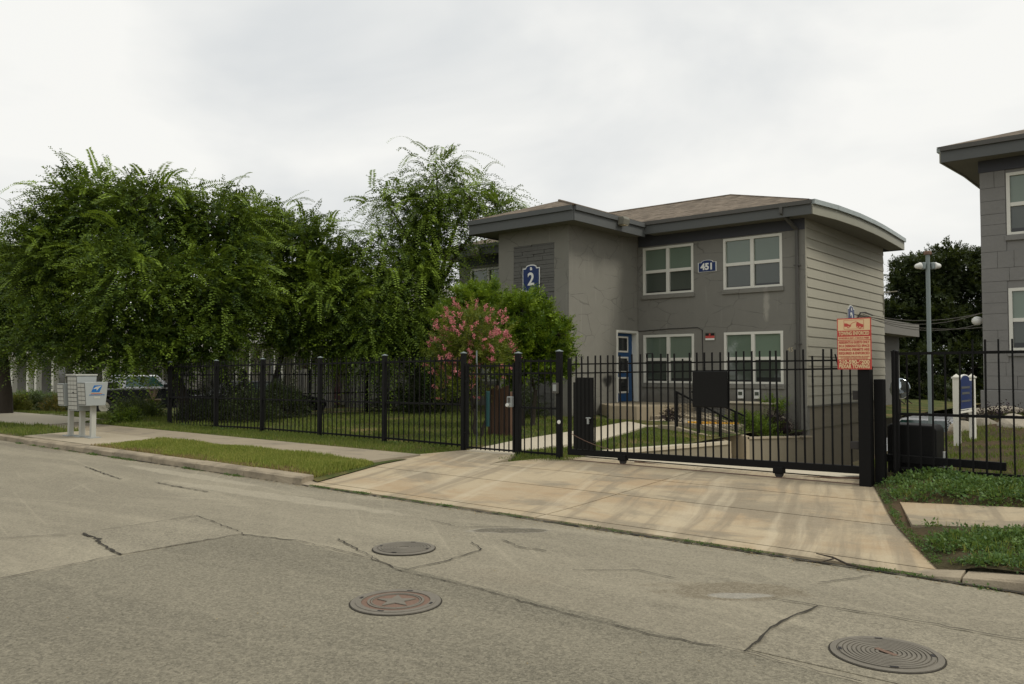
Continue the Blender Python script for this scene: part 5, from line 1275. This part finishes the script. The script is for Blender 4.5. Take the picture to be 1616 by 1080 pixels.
tree('elm_tree', 'tall airy elm with drooping sprays beside the stair tower', 'tree', (-19.2, 18.5, .2), (-19.2, 18.9, 4.2),
     [(-19.7, 18.8, 5.9, 1.15, 1.4), (-19.9, 18.0, 4.3, 1.5, 1.2), (-19.95, 17.3, 2.7, 1.5, 1.2), (-19.15, 18.4, 2.5, 1.1, 1.5), (-19.1, 18.7, 4.5, .6, 1.1), (-19.3, 19.08, 8.1, .75, .9), (-20.3, 18.2, 7.0, .9, .65), (-18.5, 19.8, 7.2, .9, .65), (-20.7, 17.8, 5.5, .8, .6), (-19.1, 19.3, 6.8, .9, .8), (-17.8, 20.4, 7.05, .6, .4)], .20, core=5, **dict(ELM, frond=26, fl=1.5, per=2.7, length=1.2, droop=.75, nleaf=28, ln=.10, wd=.05, spread=.5, young=.4))
tree('oak_tree', 'dark live oak far behind the gap between the two buildings', 'tree', (-10.3, 51.4, -1.7), (-10.5, 51, 3.2),
     [(-12.24, 49.78, 7.0, 1.6, 1.2), (-10.6, 51.16, 7.4, 2.0, 1.35), (-9.5, 52.06, 5.8, 1.7, 1.7), (-13.0, 49.3, 4.7, 1.4, 1.3), (-10.9, 49.6, 4.5, 1.6, 1.0), (-8.0, 53.5, 6.8, 2.2, 2.2), (-13.8, 49, 3.2, 1.5, 1.2), (-11.8, 50, 5.9, 1.6, 1.3), (-9.0, 51, 3.9, 1.8, 1.3), (-12.0, 50, 3.2, 1.5, 1.1)], .34,
     leafm='leaf_oak', per=3.4, k=8, length=.6, nleaf=16, ln=.17, wd=.10, droop=.15)
tree('oak_tree', 'low dark oak under the far live oak, behind the stairs', 'tree', (-9.8, 48, -1.8), (-10, 48, .6),
     [(-11.3, 48.0, 2.0, 1.9, 1.2), (-9.4, 49.5, 1.9, 1.7, 1.8), (-12.6, 46.9, 1.7, 1.2, 1.3), (-7.6, 50, 2.4, 1.8, 2), (-10.2, 47.5, .2, 2.2, 1.1), (-8, 48.5, .2, 2, 1.2), (-12.8, 47, -.2, 1.8, 1)], .22,
     leafm='leaf_oak', per=2.8, k=8, length=.6, nleaf=16, ln=.14, wd=.085, droop=.15)
# more foliage standing beyond the houses at far left
for i, (x, y, lab) in enumerate([(-44, 27, 'distant elm rising behind the porch houses, right of the far left trunk'), (-36, 33, 'distant elm behind the pale bungalow roof'), (-60, 33, 'distant elm behind the long porch house at the far left edge')]):
    tree('elm_tree', lab, 'tree', (x, y, -.5), (x, y, 3.5), [(x - 1.5, y - .5, 5.2, 2.2, 1.7), (x + 1.5, y + .5, 5.0, 2.2, 1.7), (x, y, 6.2, 2, 1.2), (x - 2.8, y, 3.9, 1.6, 1.2), (x + 2.6, y + .8, 3.8, 1.6, 1.2)], .22, group='elm trees beyond the houses', **dict(ELM, frond=0, per=1.6, ln=.15, wd=.08, nleaf=18))
# bright green laurel in front of the tower
tree('laurel_tree', 'rounded bright green laurel in front of the stair tower', 'tree', (-12.9, 15.7, .25), (-12.9, 15.6, 1.3),
     [(-13.64, 15.31, 3.25, .72, .55), (-12.59, 15.54, 2.95, .80, .62), (-12.1, 15.95, 2.4, .55, .55), (-12.95, 15.3, 2.1, .85, .75), (-14.25, 15.4, 3.45, .55, .42), (-12.4, 16.1, 1.9, .65, .6), (-14.6, 15.0, 3.0, .5, .4)], .08, csz=.5,
     leafm='leaf_laurel', per=20, k=7, length=.28, nleaf=14, ln=.095, wd=.040, droop=-.05, up=.7, spread=.7, young=.45, trunks=[((-12.6, 15.8, .25), (-12.5, 15.8, 1.2), .06), ((-13.2, 15.5, .25), (-13.4, 15.4, 1.3), .06)])
ct, C_, D_ = tree('crape_myrtle', 'crape myrtle covered in pink blossom behind the small gate', 'tree', (-11.9, 13.0, .2), (-11.9, 12.95, .85),
     [(-11.9, 12.86, 2.42, .72, .64), (-12.22, 12.59, 1.95, .52, .52), (-11.54, 13.16, 1.95, .42, .5), (-12.1, 12.75, 1.35, .48, .42)], .05,
     csz=.4, leafm='leaf_crape', per=17, k=6, length=.36, nleaf=16, ln=.058, wd=.028, droop=.05, up=.6, spread=.6, young=.5, twigs=60, trunks=[((-11.8, 13.05, .2), (-11.6, 13.1, .9), .035), ((-12.05, 12.9, .2), (-12.2, 12.8, .9), .035)])
bl = [(-11.9, 12.86, 2.42, .80, .72), (-12.22, 12.59, 1.95, .60, .58), (-11.54, 13.16, 1.95, .50, .55), (-12.15, 12.7, 1.4, .5, .45)]
pc_, pd_ = [], []
for (cx, cy, cz, rx, rz_), nn in zip(bl, (60, 30, 24, 15)):
    d = unit(sphere_dirs(nn) + np.array([.42, -.45, .42])); pc_.append(np.array([cx, cy, cz]) + d * np.array([rx, rx, rz_]) * rng.uniform(.9, 1.15, (nn, 1))); pd_.append(unit(d + np.array([0, 0, .6])))
pc_, pd_ = np.concatenate(pc_), np.concatenate(pd_)
npet = 32; n = len(pc_) * npet
pp = np.repeat(pc_, npet, 0) + np.repeat(pd_, npet, 0) * rng.uniform(-.05, .08, (n, 1)) + rng.normal(size=(n, 3)) * (.018 * np.repeat(rng.uniform(.6, 1.4, len(pc_)), npet))[:, None]
v = leaf_quads(pp, sphere_dirs(n), sphere_dirs(n), rng.uniform(.022, .038, n), rng.uniform(.02, .034, n))
np_mesh('blossom', v, quads(n), 'blossom', ct, rng.random(n))
# brown stump-like boards and props below the crape myrtle
wb = thing('wooden_box', 'weathered brown wooden box behind the small gate under the crape myrtle', 'box', (-11.75, 13.6, .2))
for k in range(6): part('board', MB().box(-12.02 + .1 * k, -11.93 + .1 * k, 13.5 + .01 * (k % 2), 13.53 + .01 * (k % 2), .1, 1.28 + .03 * (k % 3)), 'wood_brown', wb)
part('back', MB().box(-12.02, -11.42, 13.55, 13.9, .1, 1.2), 'wood_brown', wb)
o = part('garden_stake', MB().lathe([(.014, .15), (.014, 2.05)], (-10.62, 11.6, 0), 8), 'galvanised'); tag(o, 'thin grey metal stake beside the fence post at the crape myrtle', 'stake'); base(o)
o = part('drain_pipe', MB().lathe([(.055, .6), (.055, 1.25), (.05, 1.27)], (-10.42, 11.7, 0), 12), 'teal'); tag(o, 'short teal pipe standing behind the fence post', 'pipe'); base(o)
# shrubs
def shrub(name, label, cx, cy, z0, rx, ry, h, leafm, n_cl=60, k=6, length=.3, nleaf=10, ln=.06, wd=.035, droop=.1, up=.9, group=None, young=.4, cat='shrub'):
    t = thing(name, label, cat, (cx, cy, z0), 0, group)
    d = sphere_dirs(n_cl); d[:, 2] = np.abs(d[:, 2]); r = rng.uniform(.4, 1, n_cl)[:, None] ** .6
    P = np.array([cx, cy, z0 + .05]) + d * r * np.array([rx, ry, h * .85])
    v, tint, sh = sprays(P, unit(d + np.array([0, 0, up])), k, length, nleaf, ln, wd, droop, .6, young)
    np_mesh('foliage', v, quads(len(v) // 4), leafm, t, tint)
    m = MB()
    for i in range(0, n_cl, max(1, n_cl // 12)): m.tube([(cx + random.uniform(-.1, .1) * rx, cy + random.uniform(-.1, .1) * ry, z0 - .05), tuple(P[i])], [.014, .006], 4)
    part('stem', m, 'bark', t); return t
shrub('shrub', 'low green shrub spilling over the planting bed behind the handrail', -9.1, 20.3, -.10, .75, 1.0, .58, 'leaf_elm', 130)
shrub('purple_shrub', 'dark purple shrub beside the cream boulder in the planting bed', -8.85, 21.4, -.18, .5, .45, .66, 'leaf_purple', 60)
shrub('purple_shrub', 'small purple shrub at the top of the steps by the handrail', -10.75, 19.3, .2, .22, .22, .28, 'leaf_purple', 14)
shrub('purple_shrub', 'purple plant hanging over the planter wall below the cream boulder', -8.55, 21.6, -.15, .3, .4, .35, 'leaf_purple', 30)
shrub('yucca', 'small bright green plant against the wall near the rain pipe', -9.05, 22.0, .5, .35, .25, .42, 'leaf_laurel', 22, length=.28)
shrub('purple_shrub', 'dark shrub behind the boulders at the right edge of the slope', -3.2, 19.8, .45, .7, .4, .35, 'leaf_purple', 40)
shrub('shrub', 'dark green shrub below the plinth of the right-hand building', -4.2, 21.6, -.4, .5, .6, .9, 'leaf_oak', 60)
def hz(x, y): return float(h_left(np.array(x), np.array(y)))
HED = dict(length=.28, nleaf=12, ln=.07, wd=.05)
shrub('hedge', 'clipped pale green hedge in front of the long porch house', -41.0, 14.6, -.4, 3.2, 2.6, 1.15, 'leaf_hedge', 520, 8, group=None, cat='hedge', **HED)
shrub('hedge', 'dark hedge between the far left trunk and the mailboxes', -36.6, 13.4, -.3, 2.0, 1.6, .95, 'leaf_oak', 300, 8, cat='hedge', **HED)
shrub('shrub', 'yellow green bush at the foot of the far left trunk', -34.3, 11.7, -.05, .5, .5, .85, 'leaf_yellow', 80, 7, **HED)
shrub('orange_plant', 'small orange leaved plant left of the mailboxes', -32.6, 12.4, -.05, .35, .35, .78, 'leaf_orange', 36)
shrub('shrub', 'wide grassy bush in front of the pickup truck', -27.1, 12.9, .0, 1.15, .8, .60, 'leaf_shrub', 150, 7, length=.42, nleaf=12)
shrub('shrub', 'dark bush left of the fence end in front of the pickup truck', -25.3, 14.2, -.05, .9, .7, .68, 'leaf_shrub', 110, 7, length=.4)
shrub('shrub', 'small leafy green bush right behind the mailboxes', -22.8, 10.55, .12, .42, .36, .36, 'leaf_elm', 50)
shrub('shrub', 'shrub in the dark corner behind the left end of the fence', -22.0, 12.2, .08, .8, .6, .75, 'leaf_oak', 80)
shrub('shrub', 'overgrown shrub behind the second fence post from the left', -20.4, 12.9, .15, 1.0, .7, 1.15, 'leaf_oak', 130)
shrub('shrub', 'shaded shrub between the bungalow and the tall elm', -20.3, 18.4, .15, 1.2, .9, .9, 'leaf_oak', 130)
shrub('shrub', 'tall dark shrub round the leaning elm trunk behind the fence', -22.7, 13.5, .08, 1.0, .9, 1.75, 'leaf_oak', 190)
shrub('shrub', 'dense dark bush in front of the black sedan behind the fence', -20.9, 14.3, .12, 1.0, .8, 1.35, 'leaf_oak', 170)
shrub('shrub', 'tall dark bush at the foot of the tall airy elm', -18.7, 18.0, .25, .8, .7, 1.9, 'leaf_oak', 170)
shrub('shrub', 'dark shrub against the stair tower behind the laurel', -14.9, 18.0, .25, .9, .6, 1.1, 'leaf_oak', 120)
ur = thing('flower_urn', 'terracotta urn with spiky dry stems in front of the pickup truck', 'planter', (-28.2, 13.95, .05))
ur.scale = (.62, .62, .78)
part('bowl', MB().lathe([(.20, 0), (.24, .06), (.14, .14), (.30, .50), (.40, .72), (.44, .76), (.44, .80), (.36, .80), (.32, .70)], n=18), 'terracotta', ur, local=True, smooth=True)
m = MB()
for k in range(14):
    a = random.uniform(0, 6.28); l_ = random.uniform(.5, 1.15); m.tube([(0, 0, .7), (.25 * math.cos(a), .25 * math.sin(a), .7 + l_ * .7), (.6 * l_ * math.cos(a), .6 * l_ * math.sin(a), .7 + l_)], [.014, .011, .004], 4)
part('stem', m, 'dry_straw' if False else 'terracotta', ur, local=True)

# ------------------------------------------------------------------ grass and weeds
def blades(name, label, n, sampler, hf, h0, h1, w, mat, lean=.5, keep=None):
    x, y = sampler(n); 
    z = hf(x, y); m = len(x)
    a = rng.uniform(0, 2 * math.pi, m); ax = unit(np.stack([np.cos(a) * lean * rng.random(m), np.sin(a) * lean * rng.random(m), np.ones(m)], -1))
    nr = sphere_dirs(m)
    patchy = .5 + .5 * np.sin(x * 2.1 + np.sin(y * 3.3) * 1.3) * np.sin(y * 1.7 + x * .9)
    hh = rng.uniform(h0, h1, m) * (.6 + .7 * patchy)
    v = leaf_quads(np.stack([x, y, z - .01], -1), ax, nr, hh, np.full(m, w) * rng.uniform(.7, 1.4, m))
    tint = np.clip(rng.beta(1.6, 2.6, m) * .8 + .35 * (1 - patchy) * rng.random(m), 0, 1)
    o = np_mesh(name, v, quads(m), mat, None, tint); tag(o, label, kind='stuff'); return o
def noise2(x, y, s=1.): return .5 + .25 * (np.sin(x * 1.9 * s + 1.3 * np.sin(y * 1.1 * s)) + np.sin(y * 2.6 * s + 1.7 * np.sin(x * 1.4 * s + 2)))
def verge(n):
    x = rng.uniform(-17.6, -9.95, n); y = rng.uniform(7.38, 8.95, n)
    ok = (x < -10.05 - (y - 7.4) * .27) & (x > -17.35 - (y - 7.4) * .2) & (rng.random(n) < np.clip((y - 7.35) * 1.9 + (noise2(x, y, 2.2) - .55) * 1.2, .10, 1)); return x[ok], y[ok]
blades('grass', 'bright green grass on the verge along the kerb', 60000, verge, h_left, .04, .10, .011, 'grass')
def verge_dry(n):
    x = rng.uniform(-17.6, -10, n); y = 7.38 + np.abs(rng.normal(0, .28, n)); ok = (x < -10.05 - (y - 7.4) * .27) & (y < 8.9); return x[ok], y[ok]
blades('dry_grass', 'dry straw coloured grass next to the kerb', 9000, verge_dry, h_left, .03, .07, .010, 'dry_straw', 1.2)
def strip(n):
    x = rng.uniform(-24, -10.5, n); y = rng.uniform(10.1, 11.4, n); ok = (rng.random(n) < .35 + .65 * noise2(x, y, 1.8)) & ~((x > -10.6) & (y < 11.1)); return x[ok], y[ok]
blades('grass', 'uneven grass between the pavement and the fence', 30000, strip, h_left, .04, .10, .012, 'grass_lawn')
def corner(n):
    x = rng.uniform(-9.2, -8.0, n); y = rng.uniform(10.55, 11.5, n); ok = (y > 10.5 + (x + 9.2) * .1) & (rng.random(n) < .25 + .7 * noise2(x, y, 3)); return x[ok], y[ok]
blades('grass', 'small grass triangle at the foot of the two gates', 4500, corner, lambda x, y: h_left(x, y) + .0, .04, .09, .011, 'grass_lawn')
def lawn(n):
    x = rng.uniform(-21.5, -8.45, n); y = rng.uniform(11.2, 19.5, n)
    px = np.interp(y, [11, 12.5, 14.3, 16, 17.7, 19.2], [-9.78, -10.0, -10.2, -10.45, -10.8, -10.7])
    ok = (np.abs(x - px) > .62) & ~((y > 17.3) & (x > -11.2)) & ~((y > 18.8) & (x > -16.4)) & (rng.random(n) < np.clip(.25 + 1.1 * (noise2(x, y, 1.3) - .2), .2, 1)); return x[ok], y[ok]
blades('grass', 'shaded lawn behind the left fence', 95000, lawn, h_left, .04, .10, .015, 'grass_lawn')
def farleft(n):
    x = rng.uniform(-36, -21.3, n); y = rng.uniform(7.4, 14.0, n)
    ok = ~((y > 8.9) & (y < 10.1) & (x > -24.6)) & ~((x > -21.4) & (y < 9))  & ~((x < -24.5) & (y > 8.7) & (y < 11.15)) & ~(np.abs(x - (-30.05 + (y - 11.2) * 1.22)) < .5) & (rng.random(n) < .3 + .7 * noise2(x, y, 1.2)); return x[ok], y[ok]
blades('grass', 'grass round the mailbox pad and the neighbouring drive', 65000, farleft, h_left, .05, .14, .018, 'grass_lawn')
def slope(n):
    x = rng.uniform(-3.6, 1.5, n); y = rng.uniform(11.5, 20, n); ok = rng.random(n) < np.clip(2.4 * (noise2(x, y, 1.6) - .32), .05, 1); return x[ok], y[ok]
blades('grass', 'patchy grass on the slope behind the right fence', 36000, slope, h_right, .03, .10, .012, 'grass_lawn')
# leafy weeds: rosettes of small broad leaves
def weeds(name, label, n, sampler, hf, size, nl, mat, tall=.14):
    x, y = sampler(n); m = len(x); z = hf(x, y)
    s = size * rng.uniform(.6, 1.5, m) * (.7 + .6 * noise2(x, y, 2.7))
    P = np.repeat(np.stack([x, y, z], -1), nl, 0); q = m * nl; S = np.repeat(s, nl)
    a = rng.uniform(0, 2 * math.pi, q); el = rng.uniform(.05, 1.2, q)
    out_ = np.stack([np.cos(a) * np.cos(el), np.sin(a) * np.cos(el), np.sin(el)], -1)
    rad = rng.uniform(.1, 1, q)
    pos = P + out_ * (rad * S)[:, None] * np.array([1, 1, tall / .14 * .75])
    ax = unit(out_ + rng.normal(size=(q, 3)) * .4 + np.array([0, 0, -.15])); nr = unit(np.array([0, 0, 1.]) + rng.normal(size=(q, 3)) * .45)
    k = rng.uniform(.6, 1.3, q)
    v = leaf_quads(pos, ax, nr, S * .38 * k, S * .24 * k)
    tint = np.clip(np.repeat(rng.beta(1.6, 2.4, m), nl) * .75 + rng.normal(size=q) * .12 + .12, 0, 1)
    o = np_mesh(name, v, quads(q), mat, None, tint); tag(o, label, kind='stuff'); return o
def right_front(n):
    x = rng.uniform(-2.1, 3.5, n); y = rng.uniform(7.42, 8.86, n)
    ok = (x > xr_np(y) + .10) & (rng.random(n) < np.clip(.15 + 2.2 * (noise2(x, y, 1.9) - .22) + .4 * (y - 7.7) - .5 * np.exp(-(x - xr_np(y)) * 4), .03, 1)); return x[ok], y[ok]
def right_back(n):
    x = rng.uniform(-3.3, 3.5, n); y = rng.uniform(9.96, 11.25, n)
    ok = (x > xr_np(y) + .12) & (rng.random(n) < np.clip(.3 + 1.2 * (noise2(x, y, 1.7) - .2) + .3 * (y - 10.1), .06, 1)); return x[ok], y[ok]
weeds('weeds', 'leafy green weeds between the right kerb and the pavement', 4200, right_front, h_right, .072, 22, 'weed', .15)
weeds('weeds', 'leafy weeds in front of the right fence', 4200, right_back, h_right, .080, 20, 'weed', .16)
blades('grass', 'thin grass among the weeds right of the driveway', 7000, lambda n: tuple(np.concatenate(q) for q in zip(right_front(n // 2), right_back(n // 2))), h_right, .04, .12, .008, 'grass')
blades('dry_grass', 'dry straw lying among the weeds right of the driveway', 16000, lambda n: tuple(np.concatenate(q) for q in zip(right_front(n // 2), right_back(n // 2))), h_right, .02, .06, .007, 'dry_straw', 3.5)
def fence_weeds(n):
    x = rng.uniform(-21, -8, n); y = rng.normal(11.1, .16, n); ok = ((x < -10.6) | (x > -9.1)) & (rng.random(n) < noise2(x, y, 2.3)); return x[ok], y[ok]
weeds('weeds', 'low leafy weeds along the foot of the left fence', 900, fence_weeds, h_left, .055, 14, 'weed')
def lawn_weeds(n):
    x, y = lawn(n); return x, y
weeds('weeds', 'broad leaved clover patches in the shaded lawn', 2600, lawn_weeds, h_left, .05, 10, 'weed')
def joint(n):
    cs = rng.uniform(-9.8, -1.7, 26); x = np.concatenate([rng.normal(c, .10, n // 26) for c in cs]); y = rng.normal(7.165, .012, len(x)); return x, y
weeds('weeds', 'tiny weeds growing in the joint between street and driveway', 420, joint, lambda x, y: 0 * x + .012, .030, 12, 'weed', .07)
def kjoint(n):
    cs = rng.uniform(-21, -10, 16); x = np.concatenate([rng.normal(c, .12, n // 16) for c in cs]); y = rng.normal(7.13, .015, len(x)); return x, y
weeds('weeds', 'weeds growing at the foot of the left kerb', 300, kjoint, lambda x, y: 0 * x + .0, .045, 12, 'weed', .08)
def edge_r(n):
    y = rng.uniform(7.5, 11.2, n); x = xr_np(y) + rng.normal(.04, .02, n); return x, y
weeds('weeds', 'bright green weeds along the right edge of the driveway', 260, edge_r, h_right, .035, 12, 'leaf_laurel' if False else 'weed', .07)
def edge_c(n): return rng.choice([-1.2, -.55, -.2, .4], n) + rng.normal(0, .09, n), rng.normal(7.12, .03, n)
weeds('weeds', 'weed tufts at the foot of the right kerb', 60, edge_c, lambda x, y: 0 * x, .05, 14, 'weed', .1)
# fallen leaves and crumbs of dirt
def litter(name, label, n, sampler, z, mat, s):
    x, y = sampler(n); m = len(x)
    v = leaf_quads(np.stack([x, y, z(x, y) + .004 + rng.uniform(0, .006, m)], -1), unit(np.stack([rng.normal(size=m), rng.normal(size=m), rng.normal(size=m) * .15], -1)), unit(np.array([0, 0, 1.]) + rng.normal(size=(m, 3)) * .2), rng.uniform(.5, 1.3, m) * s, rng.uniform(.3, .7, m) * s)
    o = np_mesh(name, v, quads(m), mat, None, rng.random(m)); tag(o, label, kind='stuff')
def gut(n): return rng.uniform(-21, 3, n), 7.12 - np.abs(rng.normal(0, .06, n))
litter('debris', 'dry leaf crumbs along the kerb line', 1600, gut, lambda x, y: 0 * x, 'dry_straw', .022)
def gateline(n): return rng.uniform(-8.4, -3.3, n), rng.normal(11.3, .12, n)
litter('debris', 'dry leaf crumbs under the sliding gate', 260, gateline, lambda x, y: 0 * x + .19, 'dry_straw', .026)
def rdd(n): return rng.uniform(-14, 1, n), rng.uniform(1.5, 7, n)
litter('debris', 'scattered dark leaf fragments on the street', 120, rdd, lambda x, y: 0 * x + .004, 'dry_straw', .018)

tw = part('twig', MB().tube([(-2.62, 7.30, .045), (-2.45, 7.22, .05), (-2.30, 7.13, .03), (-2.05, 7.06, .02)], [.004, .008, .009, .004], 5).tube([(-2.42, 7.2, .05), (-2.5, 7.08, .025), (-2.72, 7.02, .015)], [.007, .005, .003], 5), 'bark')
tag(tw, 'small brown twig lying across the driveway edge near the right corner', 'twig'); base(tw)
